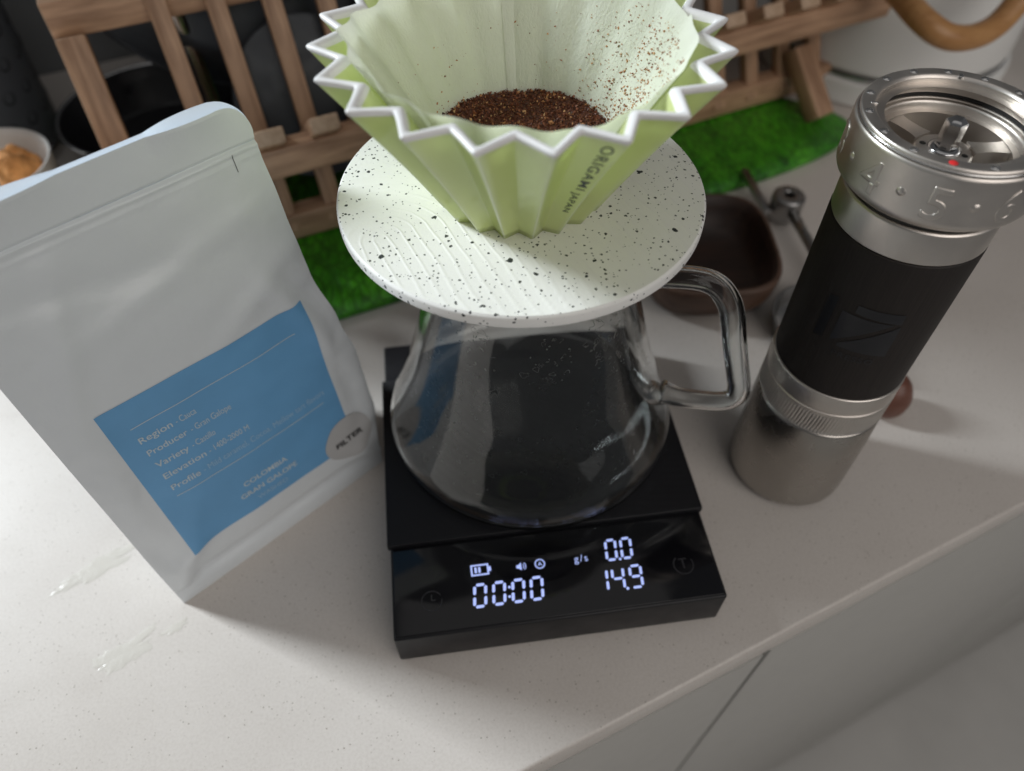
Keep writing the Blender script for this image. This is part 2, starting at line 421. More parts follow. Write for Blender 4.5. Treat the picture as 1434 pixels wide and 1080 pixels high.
# ------------------------------------------------------------------ kitchen scale
sx = 130.0
scale = thing('coffee_scale', (65, 75, 0), 'black rectangular coffee scale with lit white digits under the glass carafe', 'scale')
V, F = boxmesh(0, sx, 0, 149.8, 2.0, 23.5, 1.0, 3); obj('body', V, F, M['scale_body'], scale, autosmooth=50)
V, F = boxmesh(1.0, sx-1.0, 1.2, 37.7, 23.3, 23.75, .15, 2); panel = obj('display_panel', V, F, M['scale_glass'], scale, autosmooth=50)
V, F = boxmesh(-1.1, sx+1.1, 38.1, 125.8, 21.6, 25.6, .7, 3); obj('weighing_plate', V, F, M['plate'], scale, autosmooth=50)
for x in (12, 118):
    for y in (14, 136):
        V, F = lathe([(0, 0), (5.5, 0), (6, .4), (6, 2.3), (0, 2.3)], (x, y), 24); obj('foot', V, F, M['seal'], scale, autosmooth=40)
ZL = 23.80
SEG = {'a': ((.0, 1), (1, 1)), 'b': ((1, 1), (1, .5)), 'c': ((1, .5), (1, 0)), 'd': ((0, 0), (1, 0)), 'e': ((0, .5), (0, 0)), 'f': ((0, 1), (0, .5)), 'g': ((0, .5), (1, .5))}
ON = {'0': 'abcdef', '1': 'bc', '4': 'bcfg', '9': 'abcdfg'}
def digit(ch, x, y, wd, ht, tk=1.15, slant=.10):
    V = []; F = []
    for s in ON[ch]:
        (ax, ay), (bx, by) = SEG[s]
        p = Vector((ax*(wd-tk)+tk/2, ay*(ht-tk)+tk/2)); q = Vector((bx*(wd-tk)+tk/2, by*(ht-tk)+tk/2))
        d = (q-p).normalized(); n = Vector((-d.y, d.x)); p = p+d*.42; q = q-d*.42
        h = tk/2
        pts = [p, p+d*h*.8+n*h, q-d*h*.8+n*h, q, q-d*h*.8-n*h, p+d*h*.8-n*h]
        o = len(V); V += [(x+v.x+v.y*slant, y+v.y, ZL) for v in pts]; F.append([o+i for i in range(6)])
    F = [f[::-1] for f in F]
    return obj('digit', V, F, M['led'], scale, smooth=False)
for x in (31.0, 38.5, 46.1, 53.4): digit('0', x, 8.3, 5.5, 10.0)
def blob(name, x, y, r, n=12):
    V = [(x+r*math.cos(2*PI*i/n), y+r*math.sin(2*PI*i/n), ZL) for i in range(n)]
    return obj(name, V, [list(range(n))], M['led'], scale, smooth=False)
blob('colon_dot', 45.6, 11.3, .55); blob('colon_dot', 46.0, 15.2, .55)
digit('0', 86.0, 20.6, 5.0, 9.6, 1.05); digit('0', 92.3, 20.6, 5.0, 9.6, 1.05); blob('decimal_point', 91.8, 21.0, .55)
digit('1', 79.6, 7.9, 5.2, 10.0, 1.05); digit('4', 86.0, 7.9, 5.4, 10.0, 1.05); blob('decimal_point', 92.0, 8.4, .6); digit('9', 93.2, 7.9, 5.4, 10.0, 1.05)
def flatpoly(name, polys, mat=None, z=ZL, parent=None):
    V = []; F = []
    for P in polys:
        o = len(V); V += [(p[0], p[1], z) for p in P]; F.append([o+i for i in range(len(P))])
    return obj(name, V, F, mat or M['led'], parent or scale, smooth=False)
def rect(x0, y0, x1, y1): return [(x0, y0), (x1, y0), (x1, y1), (x0, y1)]
def ringpoly(cx, cy, r0, r1, a0, a1, n=24):
    out = []
    for i in range(n):
        p = a0+(a1-a0)*i/n; q = a0+(a1-a0)*(i+1)/n
        out.append([(cx+r0*math.cos(p), cy+r0*math.sin(p)), (cx+r1*math.cos(p), cy+r1*math.sin(p)), (cx+r1*math.cos(q), cy+r1*math.sin(q)), (cx+r0*math.cos(q), cy+r0*math.sin(q))])
    return out
bx, by = 31.6, 21.6
flatpoly('battery_icon', [rect(bx, by, bx+7.2, by+.65), rect(bx, by+4.1, bx+7.2, by+4.75), rect(bx, by+.65, bx+.65, by+4.1), rect(bx+6.55, by+.65, bx+7.2, by+4.1),
                          rect(bx+7.2, by+1.4, bx+8.1, by+3.4), rect(bx+1.5, by+1.2, bx+2.4, by+3.6), rect(bx+3.0, by+1.2, bx+3.9, by+3.6)])
flatpoly('sound_icon', [[(49.9, 22.5), (50.7, 22.5), (50.7, 23.9), (49.9, 23.9)], [(50.7, 22.5), (51.9, 21.5), (51.9, 24.9), (50.7, 23.9)]]
         + ringpoly(51.6, 23.2, 1.1, 1.4, -.8, .8, 8) + ringpoly(51.6, 23.2, 1.9, 2.2, -.8, .8, 8))
Vt, Ft = text('A', 2.6, align='CENTER')
Vr = []; Fr = []
for P in ringpoly(59.4, 23.3, 1.65, 2.1, 0, 2*PI, 28):
    o = len(Vr); Vr += [(p[0], p[1], ZL) for p in P]; Fr.append([o, o+1, o+2, o+3])
V, F = merge([(Vr, Fr), ([(59.4+x, 22.4+y, ZL) for x, y, z in Vt], Ft)]); obj('auto_mode_icon', V, F, M['led'], scale, smooth=False)
V, F = text('g/s', 4.3, offset=-.02, space=1.25); obj('unit_lettering', [(73.3+x, 22.0+y, ZL) for x, y, z in V], F, M['led'], scale, smooth=False)
btn = flatpoly('touch_button', ringpoly(15.4, 13.7, 3.7, 4.15, .5, 2*PI+.1, 36) + [rect(15.1, 13.6, 15.6, 16.2), rect(15.6, 13.6, 17.0, 14.1)], M['button'], 23.78)
btn = flatpoly('touch_button', ringpoly(116.4, 15.2, 3.7, 4.15, 2.2, 2*PI+.5, 36) + [rect(116.1, 13.6, 116.7, 17.4), rect(114.8, 17.4, 118.0, 17.9)], M['button'], 23.78)

# ------------------------------------------------------------------ glass carafe
cc = (65.8, 95.2)
car = thing('glass_carafe', (cc[0], cc[1], 25.7), 'clear glass carafe with square handle standing on the black scale', 'carafe')
outer = [(0, 27.2), (28, 27.0), (41, 25.9), (46.5, 25.7), (53.0, 26.4), (58.6, 28.6), (61.6, 32.2), (62.3, 36.0), (61.2, 41), (58.3, 48), (54.4, 58), (50.2, 70), (46.0, 85), (42.0, 100), (39.3, 111), (37.6, 120), (36.8, 130), (36.8, 140), (37.6, 147.6)]
def refine(p, n=4):
    q = smoothpath([(a, 0, b) for a, b in p], n); return [(max(0, a), b) for a, _, b in q]
outer = refine(outer)
inner = []
for i, (r, z) in enumerate(outer):
    a = outer[max(0, i-1)]; b_ = outer[min(len(outer)-1, i+1)]
    d = Vector((b_[0]-a[0], b_[1]-a[1])).normalized(); n = Vector((-d.y, d.x))
    inner.append((max(0, r+n.x*2.0), z+n.y*2.0))
inner[0] = (0, outer[0][1]+2.2)
lip = [(outer[-1][0]-.3, 148.0), (outer[-1][0]-1.4, 148.1)]
V, F = lathe(outer+lip+inner[::-1], cc, 128); obj('glass_body', V, F, M['glass'], car)
ha = R(-16.5); hd = Vector((math.cos(ha), math.sin(ha), 0))
hp = [(37.0, 116.5), (46, 119.0), (58, 119.8), (65, 118.0), (70.5, 112.5), (74.5, 104), (79, 88), (83.5, 73), (86.2, 63.5), (86.2, 57.2), (82.0, 53.2), (74, 52.2), (64, 52.6), (55.8, 54.5)]
pts = smoothpath([tuple(Vector((cc[0], cc[1], 0))+hd*r+Vector((0, 0, z))) for r, z in hp], 5)
nn = len(pts); rad = [3.7+1.2*max(0, 1-i/5)+1.4*max(0, 1-(nn-1-i)/5)**1.5 for i in range(nn)]
hr = tuple(hd.cross(Vector((0, 0, 1))))
Vi, Fi = tube(pts[1:-1], [r_-.75 for r_ in rad[1:-1]], 20, flat=1.25, ref=hr)
V, F = merge([tube(pts, rad, 20, flat=1.25, ref=hr), (Vi, [f[::-1] for f in Fi])]); obj('handle', V, F, M['glass_handle'], car)
# condensation inside the glass
rnd = random.Random(3)
def r_at(prof, z):
    for (r0, z0), (r1, z1) in zip(prof, prof[1:]):
        if z0 <= z <= z1 and z1 > z0: return r0+(r1-r0)*(z-z0)/(z1-z0)
    return prof[-1][0]
up_in = [p for p in inner if p[1] > 40]
parts = []
for i in range(2600):
    z = 46+98*rnd.random()**.72; a = rnd.uniform(0, 2*PI)
    if noise.noise(Vector((math.cos(a)*2.2, math.sin(a)*2.2, z*.04))) < -.12: continue
    ct = Vector((-math.sin(a), math.cos(a), 0)); cu = Vector((0, 0, 1)); nI = Vector((-math.cos(a), -math.sin(a), 0))
    r = r_at(up_in, z)-.04; p = Vector((cc[0]+r*math.cos(a), cc[1]+r*math.sin(a), z))
    slope = (r_at(up_in, z+2)-r_at(up_in, z-2))/4
    cu = (cu-nI*slope).normalized()
    if rnd.random() < .45:                                    # dried rings and squiggles
        R0 = rnd.uniform(.45, 1.5); a0 = rnd.uniform(0, 2*PI); sp = rnd.uniform(2.2, 6.0); k = 12; V = []; F = []; wd = rnd.uniform(.06, .12); e1_, e2_ = rnd.uniform(.6, 1.2), rnd.uniform(.6, 1.2); q1 = rnd.uniform(0, 6)
        for j in range(k+1):
            q = a0+sp*j/k; rr = R0*(1+.25*math.sin(3*q+q1))
            for dw in (-wd, wd): V.append(tuple(p+ct*(rr+dw)*math.cos(q)*e1_+cu*(rr+dw)*math.sin(q)*e2_+nI*.06))
        for j in range(k): F.append([2*j, 2*j+1, 2*j+3, 2*j+2])
        parts.append((V, F))
    else:
        L = rnd.uniform(.25, .8)*(2.0 if rnd.random() < .15 else 1); W_ = rnd.uniform(.18, .45); ph = rnd.uniform(0, PI)
        V = [tuple(p+nI*W_*.6)]; k = 7; bend = rnd.uniform(-1, 1)
        for j in range(k):
            q = 2*PI*j/k; u = L*math.cos(q); v = W_*math.sin(q)+bend*u*u*.5
            V.append(tuple(p+ct*(u*math.cos(ph)-v*math.sin(ph))+cu*(u*math.sin(ph)+v*math.cos(ph))))
        parts.append((V, [[0, 1+j, 1+(j+1) % k] for j in range(k)]))
V, F = merge(parts); tag(obj('condensation', V, F, M['bead'], car), kind='stuff')

# ------------------------------------------------------------------ speckled disc (dripper stand)
dc = (61.33, 94.66); DZ = 153.37
ds = thing('dripper_stand', (dc[0], dc[1], 148.4), 'round white dripper stand with black speckles lying across the carafe mouth', 'stand')
prof = rprof([(23, 148.3), (58.6, 148.3), (59.63, 149.2), (59.63, DZ-.7), (58.9, DZ)], .6, 3)
V, F = lathe(prof, dc, 160)
# top face as a polar grid with carved arched grooves
nr, na = 210, 480
i0 = len(V)
def groove(x, y):
    # arched bands: broad ogee rings around a point off the left edge that straighten towards the front
    u = x*.94+y*.34; v = -x*.34+y*.94
    q = math.hypot(u+50, max(0.0, v+4)*1.0) if v > -4 else abs(u+50)
    q = q+1.6*fbm(x*.03, y*.03, 3.1)+.25*fbm(x*.25, y*.06, 8.0)
    f = (q/4.3) % 1.0
    d = abs(f-.5)*4.3
    return .15*max(0, 1-d/.5)
for i in range(nr+1):
    r = 58.9-(58.9-23)*i/nr
    for j in range(na):
        a = 2*PI*j/na; x = r*math.cos(a); y = r*math.sin(a)
        e = min(1, i/4)
        V.append((dc[0]+x, dc[1]+y, DZ+e*groove(x, y)))
for i in range(nr):
    for j in range(na):
        j2 = (j+1) % na; A = i0+i*na
        F.append([A+j, A+j2, A+na+j2, A+na+j])
obj('disc', V, F, M['disc'], ds)
V, F = lathe(rprof([(23, DZ-.4), (22.4, DZ-.6), (22.4, 142), (31.5, 142), (31.5, 148.3)], .4, 2), dc, 96); obj('locating_ring', V, F, M['disc'], ds)

# ------------------------------------------------------------------ pleated dripper
dr = thing('pleated_dripper', (dc[0], dc[1], DZ), 'pale green pleated ceramic coffee dripper with white zigzag rim', 'dripper')
Z0, Z1 = DZ+.12, 203.8
PH = -.0099
def star(z, inset):
    """forty-pointed zigzag loop, each corner rounded: list of (angle, radius, ridge weight)"""
    t = (z-Z0)/(Z1-Z0)
    ro = 27.1+(59.0-27.1)*t-1.2*math.sin(PI*t)*.6; ri = 23.6+(50.4-23.6)*t-1.0*math.sin(PI*t)*.6
    out = []
    for k in range(20):
        a = PI+PH+k*R(18)
        def P(f): # f in 0..2: tip at 0, valley at 1
            rr = ro+(ri-ro)*(f if f <= 1 else 2-f); return rr
        for f, wgt in ((-.10, .25), (-.035, .85), (.0, 1), (.035, .85), (.10, .25), (.3, 0), (.6, 0), (.90, 0), (.965, 0), (1.0, 0), (1.035, 0), (1.4, 0), (1.7, 0)):
            g = abs(f)
            rr = P(g)
            if g < .1: rr -= .45*(1-g/.1)**1.3*(.4+.6*t)
            if abs(f-1) < .1: rr += .45*(1-abs(f-1)/.1)*(.4+.6*t)
            # keep facets flat: interpolate in xy between tip and valley
            at_ = a; av = a+R(9)
            tip = Vector((ro*math.cos(at_), ro*math.sin(at_))); 
            sgn = 1 if f >= 0 else -1
            val = Vector((ri*math.cos(a+R(9)*sgn), ri*math.sin(a+R(9)*sgn)))
            if f <= 1: q = tip.lerp(val, g)
            else:
                tip2 = Vector((ro*math.cos(a+R(18)), ro*math.sin(a+R(18)))); q = val.lerp(tip2, f-1)
            cor = rr-P(g)
            ang = math.atan2(q.y, q.x); rad_ = q.length+cor-inset
            out.append((ang, rad_, wgt))
    return out
def loop(z, inset): return [((dc[0]+r*math.cos(a), dc[1]+r*math.sin(a), z), wg) for a, r, wg in star(min(z, Z1), inset)]
loops = []
TH = 3.3
NZ = 16
for i in range(NZ+1): loops.append(loop(Z0+(Z1-1.8-Z0)*i/NZ, 0))
n_out = len(loops)
rim = [loop(Z1-1.9, -.02), loop(Z1-1.1, -.12), loop(Z1-.5, .12), loop(Z1-.12, .75), loop(Z1, 1.5), loop(Z1, TH-1.5), loop(Z1-.12, TH-.75), loop(Z1-.5, TH-.12), loop(Z1-1.1, TH+.12), loop(Z1-1.9, TH+.02)]
inn = [loop(Z1-1.8-(Z1-1.8-Z0-2)*i/NZ, TH) for i in range(NZ+1)]
def skin(loops):
    V = []; F = []; at_ = []; n = len(loops[0])
    for L in loops:
        V += [p for p, _ in L]; at_ += [w_ for _, w_ in L]
    for i in range(len(loops)-1):
        for j in range(n):
            j2 = (j+1) % n; F.append([i*n+j, i*n+j2, (i+1)*n+j2, (i+1)*n+j])
    return V, F, at_
# base of the cone
base = [[((dc[0]+(p[0]-dc[0])*k, dc[1]+(p[1]-dc[1])*k, Z0), 0) for p, _ in loops[0]] for k in (.72,)]
bi = [[((dc[0]+(p[0]-dc[0])*.78, dc[1]+(p[1]-dc[1])*.78, Z0+2), 0) for p, _ in inn[-1]]]
V, F, A_ = skin(bi[::-1]+base+loops); obj('outer_wall', V, F, M['glaze'], dr, attr={'ridge': A_})
V, F, A_ = skin(rim); obj('rim', V, F, M['porcelain'], dr)
V, F, A_ = skin(inn+bi); A_ = [a*.4 for a in A_]; obj('inner_wall', V, F, M['glaze'], dr, attr={'ridge': A_})
# lettering on the facet left of the eighth ridge
k = 7
aT = PI+PH-R(18)+k*R(18); aV = aT-R(9)
def facet(f, z):     # f: 0 valley .. 1 ridge
    t = (z-Z0)/(Z1-Z0); ro = 27.1+(59.0-27.1)*t-1.2*math.sin(PI*t)*.6; ri = 23.6+(50.4-23.6)*t-1.0*math.sin(PI*t)*.6
    v = Vector((ri*math.cos(aV), ri*math.sin(aV), z)); r_ = Vector((ro*math.cos(aT), ro*math.sin(aT), z)); p = v.lerp(r_, f)
    n = (r_-v).cross(Vector((0, 0, 1))).normalized()
    if n.dot(Vector((math.cos(aV), math.sin(aV), 0))) < 0: n = -n
    return p+n*.12+Vector((dc[0], dc[1], 0))
def dripper_text(body, size, ztop, length, fbase, fcap, **kw):
    V, F = text(body, 10, offset=.10, sub=1.2, width=length, space=1.15, **kw)
    out = []
    for x, y, z in V:
        zz = ztop-x*.80; out.append(tuple(facet(fbase+(fcap-fbase)*y/7.0, zz)))
    return out, F
V, F = dripper_text('ORIGAMI', 5, 200.0, 26.0, .52, .80); o_ = obj('lettering', V, F, M['ink'], dr, smooth=False)
V, F = dripper_text('JAPAN', 5, 177.6, 13.5, .50, .75); o_ = obj('lettering', V, F, M['ink'], dr, smooth=False)

# ------------------------------------------------------------------ paper filter
def paper_r(a, z):
    t = (z-Z0)/(Z1-Z0); rv = 23.6+(50.4-23.6)*t-TH-.6*math.sin(PI*t)
    ph = (a-(PI+PH))/R(18); c = .5+.5*math.cos(2*PI*ph)            # 1 at the dripper's tips, 0 at its inner ridges
    side_ = .55+.45*math.cos(a-R(170))
    lob = (.3+.45*t+1.0*t*side_)*c**1.3
    wob = .7*t*fbm(math.cos(a)*2, math.sin(a)*2, z*.03)
    return rv-1.25*t-.3+lob+wob
def paper_top(a):
    d = math.degrees(a) % 360
    z = 203.6+.9*math.sin(a*2+.6)+.7*fbm(math.cos(a)*1.2, math.sin(a)*1.2, 4.0)
    # lower at the front where it tucks behind the rim
    z -= 2.4*math.exp(-((d-282)/22)**2)
    z += 3.0*math.exp(-((d-183)/20)**2)+1.5*math.exp(-((d-345)/24)**2)
    return z
na = 400; nz = 40
V = []; F = []
for i in range(nz+1):
    for j in range(na):
        a = 2*PI*j/na; zt = paper_top(a); z = 160+(zt-160)*i/nz
        r = paper_r(a, z)
        V.append((dc[0]+r*math.cos(a), dc[1]+r*math.sin(a), z))
for i in range(nz):
    for j in range(na):
        j2 = (j+1) % na; F.append([i*na+j, i*na+j2, (i+1)*na+j2, (i+1)*na+j])
pf = thing('paper_filter', (dc[0], dc[1], 160), 'white paper cone filter folded into the green dripper', 'filter')
obj('paper_cone', V, F, M['paper'], pf)
# glued seam strip down the back of the cone
V = []; F = []; sa = R(88)
for i in range(25):
    for j in range(5):
        a = sa+(j-2)*.026; z = 163+(paper_top(a)-.2-163)*i/24; r = paper_r(sa, z)-.35-(0.25 if 0 < j < 4 else 0); V.append((dc[0]+r*math.cos(a), dc[1]+r*math.sin(a), z))
for i in range(24):
    for j in range(4): F.append([i*5+j, i*5+j+1, (i+1)*5+j+1, (i+1)*5+j])
obj('seam', V, F, M['paper'], pf)

# ------------------------------------------------------------------ ground coffee
GZ = 171.6
rnd = random.Random(11)
def grain(p, s, nrm=None):
    """an irregular chip: a squashed, jittered octahedron"""
    ax = Vector((rnd.gauss(0, 1), rnd.gauss(0, 1), rnd.gauss(0, 1))).normalized(); b_ = ax.orthogonal().normalized(); c_ = ax.cross(b_)
    sx_, sy_, sz_ = s*rnd.uniform(.7, 1.5), s*rnd.uniform(.5, 1.0), s*rnd.uniform(.4, .8)
    V = [p+ax*sx_, p-ax*sx_, p+b_*sy_, p-b_*sy_, p+c_*sz_, p-c_*sz_]
    V = [tuple(v+Vector((rnd.uniform(-.25, .25), rnd.uniform(-.25, .25), rnd.uniform(-.25, .25)))*s) for v in V]
    return V, [[0, 2, 4], [2, 1, 4], [1, 3, 4], [3, 0, 4], [2, 0, 5], [1, 2, 5], [3, 1, 5], [0, 3, 5]]
def gsurf(x, y):
    return GZ+.9*fbm(x*.06, y*.06, 1.0)+.35*fbm(x*.3, y*.3, 5.0)-.0012*(x*x+y*y)+.02*x
V = []; F = []; T = []
nb = 70
for i in range(nb+1):
    r = 31.0*i/nb
    for j in range(120):
        a = 2*PI*j/120; x = r*math.cos(a); y = r*math.sin(a); V.append((dc[0]+x, dc[1]+y, gsurf(x, y)-.3)); T.append(.15)
for i in range(nb):
    for j in range(120):
        j2 = (j+1) % 120; F.append([i*120+j, i*120+j2, (i+1)*120+j2, (i+1)*120+j])
for i in range(11500):
    r = 30.2*math.sqrt(rnd.random()); a = rnd.uniform(0, 2*PI); x = r*math.cos(a); y = r*math.sin(a)
    s = .16+.62*rnd.random()**3
    v, f = grain(Vector((dc[0]+x, dc[1]+y, gsurf(x, y)+rnd.uniform(-.25, .35))), s)
    q = rnd.random(); tone = .9+.1*rnd.random() if q > .93 else min(.88, .75*rnd.random()**1.1)
    o = len(V); V += v; F += [[k_+o for k_ in g] for g in f]; T += [tone]*6
co = tag(obj('ground_coffee', V, F, M['grounds'], org=(dc[0], dc[1], GZ), smooth=False, attr={'tone': T}), 'bed of dark brown ground coffee inside the paper filter', 'ground coffee', kind='stuff')
V = []; F = []; T = []
for i in range(1900):
    if rnd.random() < .82:
        a = R(rnd.gauss(2, 20)); z = GZ+29*rnd.random()**1.5
    else: a = rnd.uniform(0, 2*PI); z = GZ+18*rnd.random()**2.2
    if z > paper_top(a)-1.5: continue
    r = paper_r(a, z)-.15
    s = .10+.38*rnd.random()**2.8
    v, f = grain(Vector((dc[0]+r*math.cos(a), dc[1]+r*math.sin(a), z)), s)
    tone = rnd.uniform(.5, .86) if rnd.random() < .40 else rnd.uniform(.87, .98)
    o = len(V); V += v; F += [[k_+o for k_ in g] for g in f]; T += [tone]*6
tag(obj('coffee_specks', V, F, M['grounds'], org=(dc[0], dc[1], GZ), smooth=False, attr={'tone': T}), 'scattered tan coffee specks clinging to the filter wall', 'coffee specks', kind='stuff')

# ------------------------------------------------------------------ hand grinder
gc = (185.3, 70.0)
gr = thing('hand_grinder', (gc[0], gc[1], 0), 'silver hand coffee grinder with dark brown grip and numbered dial', 'grinder')
def lp(name, prof, mat, parent=gr, rad=.5, n=128, auto=35, raw=False):
    V, F = lathe(prof if raw else rprof(prof, rad, 3), gc, n); return obj(name, V, F, mat, parent, autosmooth=auto)
lp('catch_cup', [(0, 0.2), (22.5, 0.2), (25.6, 3.2), (26.1, 8), (25.9, 40), (25.5, 57.2), (24.6, 58.0), (0, 58.0)], M['alu_cup'], rad=2.0)
# knurled ring: slanted ridges are real
V = []; F = []; nk = 720; zz = [58.2, 58.6, 59.2, 61, 63, 65, 67, 69, 70.3, 70.9, 71.2]
for i, z in enumerate(zz):
    e = 1 if 2 <= i <= len(zz)-3 else 0
    for j in range(nk):
        a = 2*PI*j/nk; ph = (a*120/(2*PI)+(z-58)*.42) % 1.0
        r = 25.5-(.0 if i not in (0, len(zz)-1) else .5)-e*.42*(abs(ph-.5)*2)
        V.append((gc[0]+r*math.cos(a), gc[1]+r*math.sin(a), z))
for i in range(len(zz)-1):
    for j in range(nk):
        j2 = (j+1) % nk; F.append([i*nk+j, i*nk+j2, (i+1)*nk+j2, (i+1)*nk+j])
obj('knurled_ring', V, F, M['alu'], gr, autosmooth=30)
lp('body_ring', [(20, 71.3), (25.0, 71.3), (25.3, 71.7), (25.3, 80.2), (24.9, 80.7), (20, 80.7)], M['alu'], rad=.25)
grip = lp('grip', [(20, 80.8), (24.5, 80.8), (24.75, 81.3), (24.75, 146.2), (24.4, 146.7), (20, 146.7)], M['grip'], rad=.25)
lp('collar', [(20, 146.8), (24.3, 146.8), (24.6, 147.2), (24.6, 158.2), (24.0, 158.9), (20, 158.9)], M['alu'], rad=.3)
lp('shadow_gap', [(20, 158.9), (23.6, 158.9), (23.6, 161.6), (20, 161.6)], M['dark_metal'], raw=True)
dial = lp('dial', [(20, 161.5), (26.2, 161.5), (28.35, 163.6), (28.6, 165), (28.45, 179.8), (28.0, 180.6), (27.5, 180.6), (27.4, 180.1), (20, 180.1)], M['alu'], rad=.5)
lp('bright_band', [(26.5, 180.2), (27.55, 180.7), (27.75, 181.05), (27.5, 181.4), (26.5, 181.4)], M['alu_bright'], rad=.2)
top = lp('top_ring', [(24, 181.3), (27.35, 181.3), (27.45, 181.7), (27.1, 182.5), (23.5, 182.5), (22.75, 181.6), (22.75, 176.9), (26, 176.9)], M['alu'], rad=.35)
lp('rubber_seal', [(26, 176.9), (22.9, 176.9), (22.9, 175.8), (26, 175.8)], M['seal'], raw=True)
lp('inner_rim', [(26, 175.7), (22.6, 175.7), (22.2, 175.2), (21.3, 175.2), (20.9, 174.6), (20.6, 172.2)], M['alu'], rad=.3)
lp('burr_chamber', [(20.6, 172.2), (20.4, 163), (9, 160), (0, 160)], M['alu_cup'], raw=True)
# spider plate with three kidney openings
V = []; F = []
def arc_piece(r0, r1, a0, a1, z0, z1, n):
    V = []; F = []
    for i in range(n+1):
        a = a0+(a1-a0)*i/n
        for r, z in ((r0, z0), (r1, z0), (r1, z1), (r0, z1)): V.append((gc[0]+r*math.cos(a), gc[1]+r*math.sin(a), z))
    for i in range(n):
        for k_ in range(4):
            k2 = (k_+1) % 4; F.append([i*4+k_, i*4+k2, (i+1)*4+k2, (i+1)*4+k_])
    F.append([0, 1, 2, 3]); F.append([n*4+3, n*4+2, n*4+1, n*4]); return V, F
V, F = arc_piece(18.6, 20.7, 0, 2*PI, 161, 172.6, 96); obj('plate_rim', V, F, M['alu'], gr, autosmooth=35)
V, F = lathe(rprof([(0, 171.6), (7.8, 171.6), (8.6, 170.8), (8.8, 162), (0, 162)], .5, 3), gc, 64); hub = obj('hub', V, F, M['alu'], gr, autosmooth=35)
for a in (112, -8, -128):
    bm_v = []; n = 10
    for i in range(n+1):
        r = 8.0+(18.9-8.0)*i/n; hw = 2.6+.7*abs(2*i/n-1)**3
        for sgn, z in ((-1, 162), (1, 162), (1, 172.1), (-1, 172.1)):
            x = r; y = sgn*hw; ca, sa_ = math.cos(R(a)), math.sin(R(a)); bm_v.append((gc[0]+x*ca-y*sa_, gc[1]+x*sa_+y*ca, z))
    f = []
    for i in range(n):
        for k_ in range(4): k2 = (k_+1) % 4; f.append([i*4+k_, i*4+k2, (i+1)*4+k2, (i+1)*4+k_])
    f.append([0, 1, 2, 3]); f.append([n*4+3, n*4+2, n*4+1, n*4]); obj('spoke', bm_v, f, M['alu'], gr, autosmooth=35)
for a in (140, -45, 47, -132):
    V, F = lathe([(0, 171.75), (.8, 171.75), (.95, 171.66)], (gc[0]+6.1*math.cos(R(a)), gc[1]+6.1*math.sin(R(a))), 16); obj('screw', V, F, M['dark_metal'], hub)
V, F = lathe(rprof([(0, 181.6), (2.1, 181.6), (3.15, 180.6), (3.15, 171.4)], .35, 2), gc, 6, a0=.35); obj('spindle', V, F, M['steel'], gr, autosmooth=25)
V, F = lathe([(4.6, 171.6), (4.9, 172.1), (3.6, 172.6), (3.0, 172.6)], gc, 32); obj('spindle_collar', V, F, M['steel'], gr)
# marks on the dial and ring
def wrap(V, ang, z0, r, sgn=1): # text plane -> cylinder
    out = []
    for x, y, z in V:
        a = R(ang)+x/r; rr = r+z; out.append((gc[0]+rr*math.cos(a), gc[1]+rr*math.sin(a), z0+y))
    return out
for kx in range(9):
    num = str((5+kx) % 9 if False else [5, 6, 7, 8, 9, 1, 2, 3, 4][kx]); ang = -121.2+40*kx
    V, F = text(num, 14.6, extrude=.02, bevel=.36, offset=-.12, align='CENTER', sub=1.0); obj('number_mark', wrap(V, ang, 166.3, 28.42), F, M['alu'], dial)
    a = R(ang+20); p = Vector((gc[0]+28.45*math.cos(a), gc[1]+28.45*math.sin(a), 171.6)); n_ = Vector((math.cos(a), math.sin(a), 0)); tv = Vector((-n_.y, n_.x, 0))
    V = [tuple(p+n_*.55)]; F = []
    for ri, (rr, h) in enumerate(((.8, .42), (1.3, .12), (1.6, -.12))):
        for j in range(16): q = 2*PI*j/16; V.append(tuple(p+tv*rr*math.cos(q)+Vector((0, 0, rr*math.sin(q)))+n_*h))
    for j in range(16):
        F.append([0, 1+j, 1+(j+1) % 16])
        for ri in range(2): F.append([1+ri*16+j, 1+ri*16+(j+1) % 16, 1+(ri+1)*16+(j+1) % 16, 1+(ri+1)*16+j][::-1])
    obj('dial_dot', V, F, M['alu'], dial)
for kx in range(15):
    a = R(-122.5+24*kx); c_ = (gc[0]+25.35*math.cos(a), gc[1]+25.35*math.sin(a))
    V, F = lathe([(0, 182.95), (.7, 182.86), (1.15, 182.64), (1.35, 182.4)], c_, 14)
    obj('red_dot' if kx == 0 else 'ring_dot', V, F, M['red'] if kx == 0 else M['alu_bright'], top)
V, F = boxmesh(22.6, 24.6, -.35, .35, 181.8, 182.75, .12, 1)
for nm, aa in (('index_line', 155), ('index_peg', 61)):
    ca, sa_ = math.cos(R(aa)), math.sin(R(aa)); kk = 1.0 if nm == 'index_line' else 1.9
    obj(nm, [(gc[0]+x*ca-y*kk*sa_, gc[1]+x*sa_+y*kk*ca, z) for x, y, z in V], F, M['alu_bright'], top, autosmooth=40)
